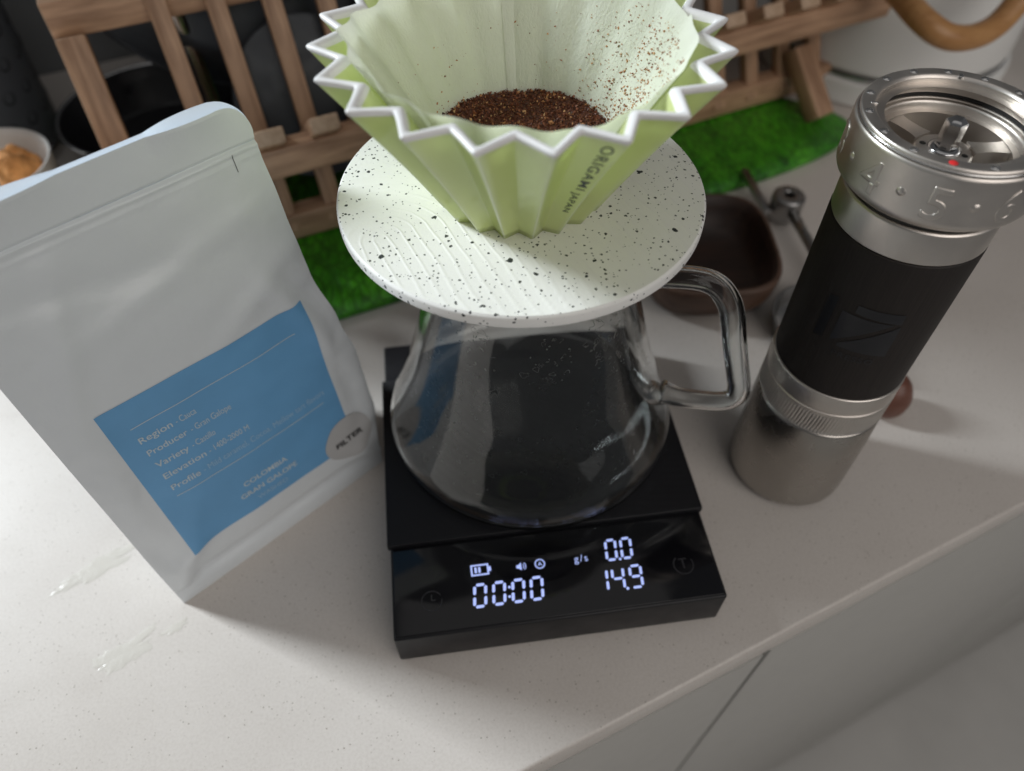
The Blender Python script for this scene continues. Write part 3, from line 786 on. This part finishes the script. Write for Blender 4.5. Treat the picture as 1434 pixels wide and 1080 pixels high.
# emblem on the grip: bar, slanted square with a Z cut, small wordmark
def grip_poly(P, h=.22):
    n = len(P); V = []; F = []
    # subdivide outline around the cylinder by fan strips
    for rr in (24.75-.3, 24.75+h):
        V += [(gc[0]+rr*math.cos(R(a)), gc[1]+rr*math.sin(R(a)), z) for a, z in P]
    F.append(list(range(n, 2*n)))
    for i in range(n): F.append([i, (i+1) % n, n+(i+1) % n, n+i])
    return V, F
def grip_quad(a0, z0, a1, z1, zt0, zt1, n=10):
    """ring-sector band between lower edge z0->z1 and upper edge zt0->zt1"""
    V = []; F = []
    for i in range(n+1):
        t = i/n; a = R(a0+(a1-a0)*t); r = 24.98
        for z in (z0+(z1-z0)*t, zt0+(zt1-zt0)*t): V.append((gc[0]+r*math.cos(a), gc[1]+r*math.sin(a), z))
    for i in range(n): F.append([2*i, 2*i+2, 2*i+3, 2*i+1])
    return V, F
V, F = merge([grip_quad(-157.5, 105.4, -149.5, 106.2, 124.2, 125.4, 4), grip_quad(-134, 122.6, -99, 121.6, 126.0, 126.0), grip_quad(-143, 107.2, -104, 121.2, 121.4, 121.2, 12), grip_quad(-136, 106.0, -98, 106.0, 107.4, 120.6, 12)])
obj('emblem', V, F, M['logo'], grip, smooth=True)
V, F = text('PRESSO', 3.6, align='CENTER', sub=1.5, offset=.05, space=1.25); obj('emblem_lettering', wrap([(x, y, .16) for x, y, z in V], -121, 101.2, 24.75), F, M['logo'], grip)

# detached crank handle lying behind the grinder
hk = thing('crank_handle', (249, 160, 0), 'steel crank handle with red brown wooden knob lying behind the grinder', 'handle')
V, F = tube([(250, 241, 13), (250.2, 215, 12.2), (250, 160, 11), (249.5, 112, 10)], [3.2, 3.2, 3.1, 3.0], 16); obj('rod', V, F, M['steel_dull'], hk)
V, F = lathe(rprof([(0, 4), (9, 4), (10, 5), (10, 19), (9, 20), (3.6, 20), (3.2, 19), (3.2, 10), (0, 10)], .5, 2), (250, 245), 40); obj('hub', V, F, M['steel_dull'], hk, autosmooth=35)
V, F = boxmesh(234, 239, 240, 285, 9, 13, .8, 2); obj('lever_tab', V, F, M['steel_dull'], hk, autosmooth=40)
V, F = lathe(rprof([(0, .2), (7, .2), (10.5, 5), (11, 13), (8, 20), (4.5, 24), (0, 24)], 3, 4), (246, 95), 40); obj('wooden_knob', V, F, M['knob_wood'], hk)
sd = thing('steel_dish', (232, 150, 0), 'small polished steel dish half hidden behind the grinder', 'dish')
V, F = lathe(rprof([(0, .3), (18, .3), (24, 4), (26, 13), (26.6, 14), (25.2, 14), (23, 5), (17, 1.8), (0, 1.8)], 1.2, 3), (233, 148), 64); obj('dish_shell', V, F, M['steel_dull'], sd)

# ------------------------------------------------------------------ coffee bag
BA = Vector((-89.8, 37.0, 0)); BU = Vector((.8155, .5787, 0)); BN = Vector((-.5787, .8155, 0)); TAU = R(8)
BUP = Vector((0, 0, math.cos(TAU)))+BN*math.sin(TAU); BF = -BN*math.cos(TAU)+Vector((0, 0, math.sin(TAU)))   # BF: face normal towards the viewer
HB = 181.0
def lerpt(tab, x):
    for (x0, y0), (x1, y1) in zip(tab, tab[1:]):
        if x <= x1:
            t = max(0, min(1, (x-x0)/(x1-x0))); t = t*t*(3-2*t) if x1 < 171.5 else t; return y0+(y1-y0)*t
    return tab[-1][1]
AMAX = [(0, 104.0), (6, 104.5), (40, 108.8), (69, 109.3), (86, 106.6), (116, 101.8), (140, 101.0), (168, 100.0), (171, 100.4)]+[(171+10*math.sin(q_*PI/20), 100.4-9.5*(1-math.cos(q_*PI/20))) for q_ in range(1, 11)]
AMIN = [(0, 0.0), (40, -.6), (130, -.8), (165, -1.5), (174, -1.8), (178, -.4), (181, 4.0)]
def mouth(a):   # how far the two panels part along the open top edge
    x = a/100.0
    def lens(c, w): 
        q = (x-c)/w; return max(0, 1-q*q)
    return 4.6*lens(.84, .150)+4.4*lens(.22, .21)+.25
def bag_front(a, b):
    lo = lerpt(AMIN, b); hi = lerpt(AMAX, b); u = (a-lo)/(hi-lo); u = max(0, min(1, u))
    edge = (4*u*(1-u))**.6
    bul = 3.2*math.sin(PI*min(1, max(0, b-8)/158))**.8*edge
    bul += 1.5*edge*math.exp(-((b-48)/34)**2)
    groove = -2.2*math.exp(-((b-9.5)/3.2)**2)*min(1, edge*1.3)             # fold above the bottom lip
    zipl = -.7*math.exp(-((b-167.3)/.55)**2)+.45*math.exp(-((b-165.8)/.7)**2)+.12*math.exp(-((b-163.2)/.8)**2)
    wr = 0
    if 8 < b < 166:
        side = max(0, 1-min(u, 1-u)/.24)
        wr = .9*side*fbm(a*.05+3, b*.045, 1.5)+.75*fbm(a*.022, b*.03, 7.7)*edge
        # diagonal tension folds from the lower corners and the right shoulder
        for (ca, cb, ang, ln, am) in ((8, 14, 1.1, 30, 1.5), (98, 14, 2.2, 26, 1.4), (96, 88, 1.9, 30, 1.8), (101, 60, 1.55, 28, -1.3), (14, 120, 1.2, 40, .9), (60, 140, .25, 45, .8), (30, 148, -.2, 40, -.7), (12, 24, .5, 16, 1.2), (6, 30, 1.9, 22, -1.1), (100, 26, 1.0, 14, 1.1), (97, 108, 2.05, 20, -1.2), (80, 118, .5, 26, .7), (8, 76, 1.45, 30, .9)):
            dx = a-ca; dy = b-cb; l_ = dx*math.cos(ang)+dy*math.sin(ang); t_ = -dx*math.sin(ang)+dy*math.cos(ang)
            wr += am*math.exp(-(l_/ln)**2)*math.exp(-(t_/4.5)**2)
    if b > 168:
        k_ = min(1, (b-168)/12); mo = mouth(a)*k_*k_*.55
    else: mo = 0
    return BA+BU*a+BUP*b+BF*(bul+groove+zipl+wr*1.35+mo)
def bag_back(a, b):
    """the back panel meets the front one at the zip line; below it hangs down to the back edge of the base"""
    p0 = BA+BU*a
    top_ = BA+BU*a+BUP*165
    if b <= 165:
        t = b/165; base_ = p0+BN*56; q = base_.lerp(top_-BF*.6, t); return q+BN*7*math.sin(PI*t)*(1-abs(2*a/104-1)**3)
    k_ = min(1, (b-165)/16); return BA+BU*a+BUP*(b+1.0*k_)-BF*(.6+mouth(a)*.8*k_*k_)
bag = thing('coffee_bag', BA+BU*52+BN*28, 'white matt coffee bag with blue label standing left of the scale', 'bag')
def grid(fn, na, bs, off=0.0, flip=False):
    V = []; F = []
    for b in bs:
        lo = lerpt(AMIN, b); hi = lerpt(AMAX, b)
        for i in range(na+1): V.append(tuple(fn(lo+(hi-lo)*i/na, b)))
    for j in range(len(bs)-1):
        for i in range(na):
            q = [j*(na+1)+i, j*(na+1)+i+1, (j+1)*(na+1)+i+1, (j+1)*(na+1)+i]; F.append(q[::-1] if flip else q)
    return V, F
bs = [i*1.5 for i in range(107)]+[160+i*.35 for i in range(60)]+[HB]
V, F = grid(bag_front, 80, bs); obj('front_panel', V, F, M['bag'], bag)
V, F = grid(bag_back, 80, bs, flip=True); obj('back_panel', V, F, M['bag_back'], bag)
for side in (0, 1):
    V = []; F = []; bb = [b for b in bs if b <= 165]
    for b in bb:
        a = lerpt(AMIN, b) if side == 0 else lerpt(AMAX, b)
        p = bag_front(a, b); q = bag_back(a, b); mid = (p+q)/2+BU*(1 if side == 0 else -1)*min(9, (p-q).length*.28)*min(1, b/50)
        for pt in (p, (p*.5+mid*.5), mid, (q*.5+mid*.5), q): V.append(tuple(pt))
    for j in range(len(bb)-1):
        for i in range(4): F.append([j*5+i, j*5+i+1, (j+1)*5+i+1, (j+1)*5+i])
    obj('side_gusset', V, F, M['bag'], bag)
V = [tuple(bag_front(0, 0)+Vector((0, 0, .3))), tuple(bag_front(104, 0)+Vector((0, 0, .3))), tuple(bag_back(104, 0)+Vector((0, 0, .3))), tuple(bag_back(0, 0)+Vector((0, 0, .3)))]
obj('base_panel', V, [[0, 1, 2, 3]], M['bag'], bag, smooth=False)
def onbag(V, a0, b0, off):
    out = []
    for x, y, z in V: out.append(tuple(bag_front(a0+x, b0+y)+BF*off))
    return out
def patch(a0, a1, b0, b1, off, n=60, m_=60):
    V = []; F = []
    for j in range(m_+1):
        for i in range(n+1): V.append(tuple(bag_front(a0+(a1-a0)*i/n, b0+(b1-b0)*j/m_)+BF*off))
    for j in range(m_):
        for i in range(n): F.append([j*(n+1)+i, j*(n+1)+i+1, (j+1)*(n+1)+i+1, (j+1)*(n+1)+i])
    return V, F
V, F = patch(14.4, 94.0, 25.6, 106.4, .22); lab = obj('label', V, F, M['label'], bag)
lab['label'] = 'blue paper label printed with origin and flavour notes'
for b in (95.0, 57.3):
    V, F = patch(21.5, 87.0, b-.16, b+.16, .34, 50, 1); obj('printed_rule', V, F, M['label_ink'], lab)
def label_line(body, a0, a1, b, size, mat, bold=.04):
    V, F = text(body, size, offset=bold, sub=2.5, width=a1-a0); return obj('printed_text', onbag(V, a0, b, .36), F, mat, lab, smooth=False)
for hd_, tl_, b, a1, a2 in (('Region', ' - Cauca', 87.2, 33.6, 42.6), ('Producer', ' - Gran Galope', 80.7, 36.5, 53.8), ('Variety', ' - Castillo', 74.1, 34.0, 44.6), ('Elevation', ' - 1400-2000 M', 67.6, 38.0, 56.0), ('Profile', ' - Mild caramel, Cocoa, Mellow tart flavors', 61.0, 32.8, 88.8)):
    label_line(hd_, 21.6, a1, b, 4.0, M['label_ink'], .025); label_line(tl_.strip(), a1+1.4, a2, b, 4.1, M['label_ink'] if b > 70 else M['label_ink_faint'] if b < 62 else M['label_ink'], -.01)
label_line('COLOMBIA', 43.8, 63.6, 41.4, 3.8, M['label_ink'], .06)
label_line('GRAN GALOPE', 40.6, 66.4, 35.6, 3.8, M['label_ink'], .06)
label_line('WASHED', 46.4, 60.4, 30.2, 3.6, M['label_ink_faint'], .0)
V = []; F = []; n = 48
ctr = (91.8, 30.4)
V.append(tuple(bag_front(*ctr)+BF*.5))
for k_ in range(1, 7):
    for j in range(n): q = 2*PI*j/n; V.append(tuple(bag_front(ctr[0]+12.2*k_/6*math.cos(q), ctr[1]+12.2*k_/6*math.sin(q))+BF*.5))
for j in range(n): F.append([0, 1+j, 1+(j+1) % n])
for k_ in range(5):
    for j in range(n): F.append([1+k_*n+j, 1+(k_+1)*n+j, 1+(k_+1)*n+(j+1) % n, 1+k_*n+(j+1) % n])
st = obj('round_sticker', V, F, M['sticker'], bag)
V, F = text('FILTER', 4.0, offset=.14, sub=1.5, width=14.6); obj('printed_text', onbag(V, 84.6, 29.0, .64), F, M['black_ink'], st, smooth=False)
V, F = patch(90.75, 90.98, 160.0, 166.0, .12, 1, 8); obj('tear_notch', V, F, M['black_ink'], bag)

# ------------------------------------------------------------------ water smears on the worktop
def puddle(pts, h, lab_):
    V = []; F = []; n = len(pts); c = Vector((sum(p[0] for p in pts)/n, sum(p[1] for p in pts)/n, 0))
    V.append((c.x, c.y, h))
    for k_, zz_ in ((.5, h), (.85, h*.75), (1.0, .03)):
        for p in pts: V.append((c.x+(p[0]-c.x)*k_, c.y+(p[1]-c.y)*k_, zz_))
    for j in range(n):
        F.append([0, 1+j, 1+(j+1) % n])
        for k_ in range(2): F.append([1+k_*n+j, 1+(k_+1)*n+j, 1+(k_+1)*n+(j+1) % n, 1+k_*n+(j+1) % n])
    return tag(obj('water_smear', V, F, M['water'], org=(c.x, c.y, 0)), lab_, 'water', 'water smears on the worktop')
def blobpts(cx, cy, L, W_, ang, n=60, seed=0):
    out = []
    for i in range(n):
        q = 2*PI*i/n; r = 1+.55*fbm(math.cos(q)*1.5+seed*7, math.sin(q)*1.5, seed*3.3)+.25*fbm(math.cos(q)*5+seed, math.sin(q)*5, seed*1.7); x = L*math.cos(q)*r; y = W_*math.sin(q)*r
        out.append((cx+x*math.cos(ang)-y*math.sin(ang), cy+x*math.sin(ang)+y*math.cos(ang)))
    return out
puddle(blobpts(-130, 59, 17, 4.6, R(33), seed=1, n=80), .14, 'thin streak of water beside the bag, the upper smear')
puddle(blobpts(-112, 18, 13, 5.5, R(28), seed=2, n=80), .12, 'patch of water in front of the bag, the lower smear')
puddle(blobpts(-92, 27, 5, 2.0, R(30), seed=3), .10, 'small wet patch at the near corner of the bag')

# ------------------------------------------------------------------ green drying mat
V = []; F = []
def mat_outline():
    P = []
    s0, s1, t0, t1 = -72, 352, 196, 470
    corner = [(s0, t0), (300, t0)]
    P += [(s0+20, t0+1), (60, t0-3), (140, t0), (230, t0+1), (300, t0-2), (352, t0-1), (392, t0+4), (414, t0+14), (422, t0+28), (412, t0+52), (385, t0+88), (345, t0+130), (330, t0+190), (322, t1), (100, t1+4), (s0+15, t1), (s0, t1-20), (s0, t0+20)]
    q = smoothpath([(a, b, 0) for a, b in P]+[(P[0][0], P[0][1], 0)], 6)[:-1]; return [(a, b) for a, b, _ in q]
MO = mat_outline(); n = len(MO); mc = (120, 330)
V = []; rows = [(1.0, .3), (1.006, 2.5), (1.004, 5.0), (.992, 6.6)]+[(.98-.98*i/26, 7.0) for i in range(1, 26)]
for k_, z in rows:
    for a, b in MO:
        x = mc[0]+(a-mc[0])*k_; y = mc[1]+(b-mc[1])*k_
        zz_ = z+(.7*fbm(x*.03, y*.03, 2)+.7*abs(fbm(x*.10, y*.03, 9)) if z > 5.5 else 0)
        V.append(tuple(ST(x, y, zz_)))
for i in range(len(rows)-1):
    for j in range(n): F.append([i*n+j, i*n+(j+1) % n, (i+1)*n+(j+1) % n, (i+1)*n+j])
F.append([(len(rows)-1)*n+j for j in range(n)])
tag(obj('drying_mat', V, F, M['mat'], org=ST(120, 330)), 'bright green textured drying mat under the wooden rack', 'mat')

# ------------------------------------------------------------------ wooden dish rack
RZ = math.atan2(E1.y, E1.x)
rk = thing('dish_rack', ST(200, 290, 7), 'brown wooden slatted dish rack standing on the green mat', 'dish rack')
rk.rotation_euler = (0, 0, RZ)
def bar_mesh(name, L, w_, h_, mats):
    V, F = boxmesh(-L/2, L/2, -w_/2, w_/2, -h_/2, h_/2, .9, 2)
    me = bpy.data.meshes.new(name); me.from_pydata([(a*S, b*S, c*S) for a, b, c in V], [], F)
    me.materials.append(M['rack_wood']); me.materials.append(M['end_grain']); me.update()
    for p in me.polygons:
        p.use_smooth = True
        if abs(p.normal.x) > .9: p.material_index = 1
    me.set_sharp_from_angle(angle=R(50)); return me
def place(name, me, p, q):
    """bar between two points given as (s, t, z)"""
    o = bpy.data.objects.new(name, me); COL.objects.link(o); o.parent = rk
    p = Vector(p)-Vector((200, 290, 7)); q = Vector(q)-Vector((200, 290, 7)); d = q-p
    o.location = (p+q)/2*S
    x = d.normalized(); y = Vector((0, 0, 1)).cross(x)
    if y.length < 1e-4: y = Vector((0, 1, 0))
    y.normalize(); z = x.cross(y)
    o.rotation_euler = Matrix((x, y, z)).transposed().to_euler(); return o
place('front_top_rail', bar_mesh('rail', 610, 11, 17, None), (-95, 246, 74), (515, 246, 74))
place('front_bottom_rail', bar_mesh('rail', 500, 13, 17, None), (-60, 268, 17), (440, 268, 17))
place('rear_top_rail', bar_mesh('rail', 530, 15, 18, None), (-50, 326, 131), (480, 326, 131))
place('rear_bottom_rail', bar_mesh('rail', 500, 13, 17, None), (-60, 338, 17), (440, 338, 17))
p2 = bar_mesh('slat', 142, 10, 8, None); p1 = bar_mesh('slat', 130, 15, 8, None)
for i in range(17):
    s_ = 2+28*i
    place('slat', p2, (s_, 263, 14), (s_, 321, 143))
for i in range(18):
    s_ = -54+28*i+(0 if i else 0)
    place('slat', p1, (s_, 234, 94), (s_, 338, 18))
place('end_slat', bar_mesh('slat', 124, 14, 12, None), (-42, 262, 12), (-42, 314, 124))
place('leg', bar_mesh('leg', 50, 15, 13, None), (400, 226, 11), (397, 262, 44))
place('leg', bar_mesh('leg', 50, 15, 13, None), (-30, 226, 11), (-30, 262, 44))

# black board standing in the rack
V = []; F = []; n = 64
pc = ST(66, 300, 72); ex = E1; ey = (Vector((0, 0, 1))*.92+E2*.38).normalized(); ez = ex.cross(ey)
for k_, h in ((.0, 2.5), (.96, 2.5), (1.0, 1.8), (1.0, -1.8), (.96, -2.5), (0, -2.5)):
    for j in range(n): q = 2*PI*j/n; V.append(tuple(pc+ex*44*k_*math.cos(q)+ey*44*k_*math.sin(q)+ez*h))
for i in range(5):
    for j in range(n): F.append([i*n+j, i*n+(j+1) % n, (i+1)*n+(j+1) % n, (i+1)*n+j])
tag(obj('black_plate', V, F, M['slate'], org=ST(66, 300, 30), autosmooth=40), 'round black plate standing upright in the wooden rack', 'plate')
# two pans added at the rack's back to block window light; lower rims show
def light_blocking_pan(s_, t_, z_, r_, lab_):
    o_ = thing('light_blocking_pan', ST(s_, t_, 24), lab_, 'pan', 'dark pans added to block window light')
    p0 = ST(s_, t_, z_); ax_ = (E2*.95+Vector((0, 0, -.30))).normalized(); ex_ = E1; ey_ = ax_.cross(ex_).normalized()
    if ey_.z < 0: ey_ = -ey_
    def put(prof):
        V, F = lathe(prof, (0, 0), 96); return [tuple(p0+ex_*a+ey_*b+ax_*c) for a, b, c in V], F
    V, F = put(rprof([(0, 0), (r_*.80, 0), (r_*.98, 36), (r_, 37), (r_-2.5, 37), (r_*.78, 3), (0, 3)], 4, 4)); obj('pan_body', V, F, M['slate'], o_)
    V, F = put([(r_-2.6, 37.1), (r_-1.2, 38.2), (r_+.6, 37.4), (r_+.2, 36)]); obj('rolled_rim', V, F, M['charcoal'], o_)
light_blocking_pan(58, 352, 172, 108, 'large dark grey pan behind the left slats, added to block window light')
light_blocking_pan(240, 335, 165, 118, 'large dark grey pan behind the pleated dripper, added to block window light')
# frying pan behind the rack
pn = thing('frying_pan', ST(-25, 405, 8), 'black frying pan with steel rim lying behind the rack', 'pan')
pcx = ST(-22, 402)
V, F = lathe(rprof([(0, 9), (44, 9), (58, 36), (60, 36), (57, 33), (43, 12), (0, 12)], 3, 3), (pcx.x, pcx.y), 96); obj('pan_body', V, F, M['pan'], pn)
V, F = lathe([(58.2, 36.2), (59.4, 37.4), (60.8, 36.6), (60, 35.4), (58.2, 36.2)], (pcx.x, pcx.y), 96); obj('rim', V, F, M['steel'], pn)
V, F = tube(smoothpath([tuple(ST(26, 420, 36)), tuple(ST(50, 430, 45)), tuple(ST(110, 445, 62))]), [6]*13, 12, flat=1.4); obj('handle', V, F, M['steel'], pn)
# spoon propped among the slats
sp_ = thing('steel_spoon', ST(10, 335, 20), 'steel spoon leaning upright behind the left slats of the rack', 'spoon')
pth = smoothpath([tuple(ST(14, 352, 30)), tuple(ST(13, 340, 80)), tuple(ST(10, 332, 118)), tuple(ST(8, 326, 150))], 5)
V, F = tube(pth, [2.6]*len(pth), 10, flat=1.6); obj('stem', V, F, M['steel'], sp_)
V, F = lathe([(0, 0), (6, 2), (10, 6), (11, 9), (10, 6.6), (6, 3), (0, 1)], (0, 0), 24)
obj('spoon_bowl', [tuple(ST(9+x*.9, 322+z*.9, 160+y*1.5)) for x, y, z in V], F, M['steel'], sp_)
# utensil holder
uh = thing('utensil_holder', ST(-134, 456, 8), 'charcoal cylindrical utensil holder with round holes, far left', 'utensil holder')
uc = ST(-134, 456)
V, F = lathe(rprof([(0, 8), (46, 8), (48, 10), (52, 168), (50, 168), (46.5, 12), (0, 12)], 1.5, 3), (uc.x, uc.y), 80); obj('holder_wall', V, F, M['charcoal'], uh)
for row in range(7):
    for j in range(18):
        a = 2*PI*(j+.5*(row % 2))/18; z = 34+row*18; r = 48+4*(z-10)/158+.12
        nrm = Vector((math.cos(a), math.sin(a), 0)); tv = Vector((-nrm.y, nrm.x, 0)); p = Vector((uc.x, uc.y, z))+nrm*r
        if nrm.dot(Vector((.4, -.9, 0))) < 0: continue
        V = [tuple(p+tv*4.2*math.cos(2*PI*q/14)+Vector((0, 0, 4.2*math.sin(2*PI*q/14)))-nrm*.0) for q in range(14)]+[tuple(p-nrm*1.0)]
        obj('hole', V, [[q, (q+1) % 14, 14] for q in range(14)], M['hole'], uh, smooth=False)
# cup with sponge
cp = thing('white_cup', (-214, 284, 0), 'white cup at the far left edge beside the bag', 'cup')
V, F = lathe(rprof([(0, .3), (24, .3), (30, 6), (36, 58), (36.4, 60), (35, 60), (33.6, 57), (28, 8), (0, 5)], 1.5, 3), (-214, 284), 72); obj('cup_wall', V, F, M['cup'], cp)
V = []; F = []
bm = bmesh.new(); bmesh.ops.create_icosphere(bm, subdivisions=4, radius=1)
for v in bm.verts:
    d = v.co.normalized(); k_ = 1+.28*fbm(d.x*1.8, d.y*1.8, d.z*1.8+4); v.co = Vector((-198+d.x*13*k_, 287+d.y*15*k_, 45+d.z*19*k_))
bm.verts.index_update(); V = [tuple(v.co) for v in bm.verts]; F = [[v.index for v in f.verts] for f in bm.faces]; bm.free()
tag(obj('sponge', V, F, M['sponge'], org=(-198, 287, 30)), 'crumpled orange sponge sitting in the white cup', 'sponge')

# ------------------------------------------------------------------ walnut bowl
bw = thing('wooden_bowl', (184, 203, 0), 'dark walnut bowl with rounded corners behind the carafe handle', 'bowl')
def sq(cx, cy, hx, hy, e, n=72):
    out = []
    for i in range(n):
        q = 2*PI*i/n; c_ = math.cos(q); s_ = math.sin(q)
        out.append((cx+hx*math.copysign(abs(c_)**(2/e), c_), cy+hy*math.copysign(abs(s_)**(2/e), s_)))
    return out
n = 72; BR = R(-7)
def bowl_rows(rows, nm, mt):
    V = []; F = []
    for kx, z in rows:
        for a, b in sq(0, 0, 38*kx, 43*kx, 3.3, n): V.append((184+a*math.cos(BR)-b*math.sin(BR), 203+a*math.sin(BR)+b*math.cos(BR), z+.8*math.sin(a*.05)))
    for i in range(len(rows)-1):
        for j in range(n): F.append([i*n+j, i*n+(j+1) % n, (i+1)*n+(j+1) % n, (i+1)*n+j])
    obj(nm, V, F, mt, bw)
bowl_rows(((.55, 1.2), (.75, 1.6), (.90, 6), (.97, 14), (1.0, 23), (1.0, 25.5), (.98, 26.4), (.945, 26.3)), 'bowl_shell', M['walnut'])
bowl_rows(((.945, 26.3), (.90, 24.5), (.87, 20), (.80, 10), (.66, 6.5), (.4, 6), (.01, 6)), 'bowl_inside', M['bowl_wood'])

# ------------------------------------------------------------------ kettle
kc = ST(520, 296)
kt = thing('white_kettle', (kc.x, kc.y, 0), 'white enamel kettle with curved bamboo handle behind the grinder', 'kettle')
V, F = lathe(rprof([(0, 21), (89, 21), (92.5, 25), (92, 60), (84, 120), (70, 165), (50, 180), (0, 184)], 8, 5), (kc.x, kc.y), 96); obj('kettle_body', V, F, M['kettle'], kt)
V, F = lathe(rprof([(0, .3), (94, .3), (96, 2), (95.5, 16), (94, 18), (0, 18)], 1, 3), (kc.x, kc.y), 96); obj('power_base', V, F, M['kettle'], kt, autosmooth=40)
V, F = lathe(rprof([(80, 18), (91, 18), (92, 18.6), (92, 20.6), (91, 21), (80, 21)], .4, 3), (kc.x, kc.y), 96); obj('steel_band', V, F, M['steel'], kt, autosmooth=40)
hpts = [ST(436, 250, 92), ST(420, 214, 94), ST(412, 186, 92), ST(422, 174, 86), ST(442, 171, 83), ST(462, 172, 87), ST(477, 176, 102), ST(482, 184, 126), ST(478, 204, 150), ST(470, 236, 158)]
pth = smoothpath([tuple(p) for p in hpts], 6); V, F = tube(pth, [7.5]*len(pth), 16, flat=1.0); obj('handle', V, F, M['bamboo'], kt)
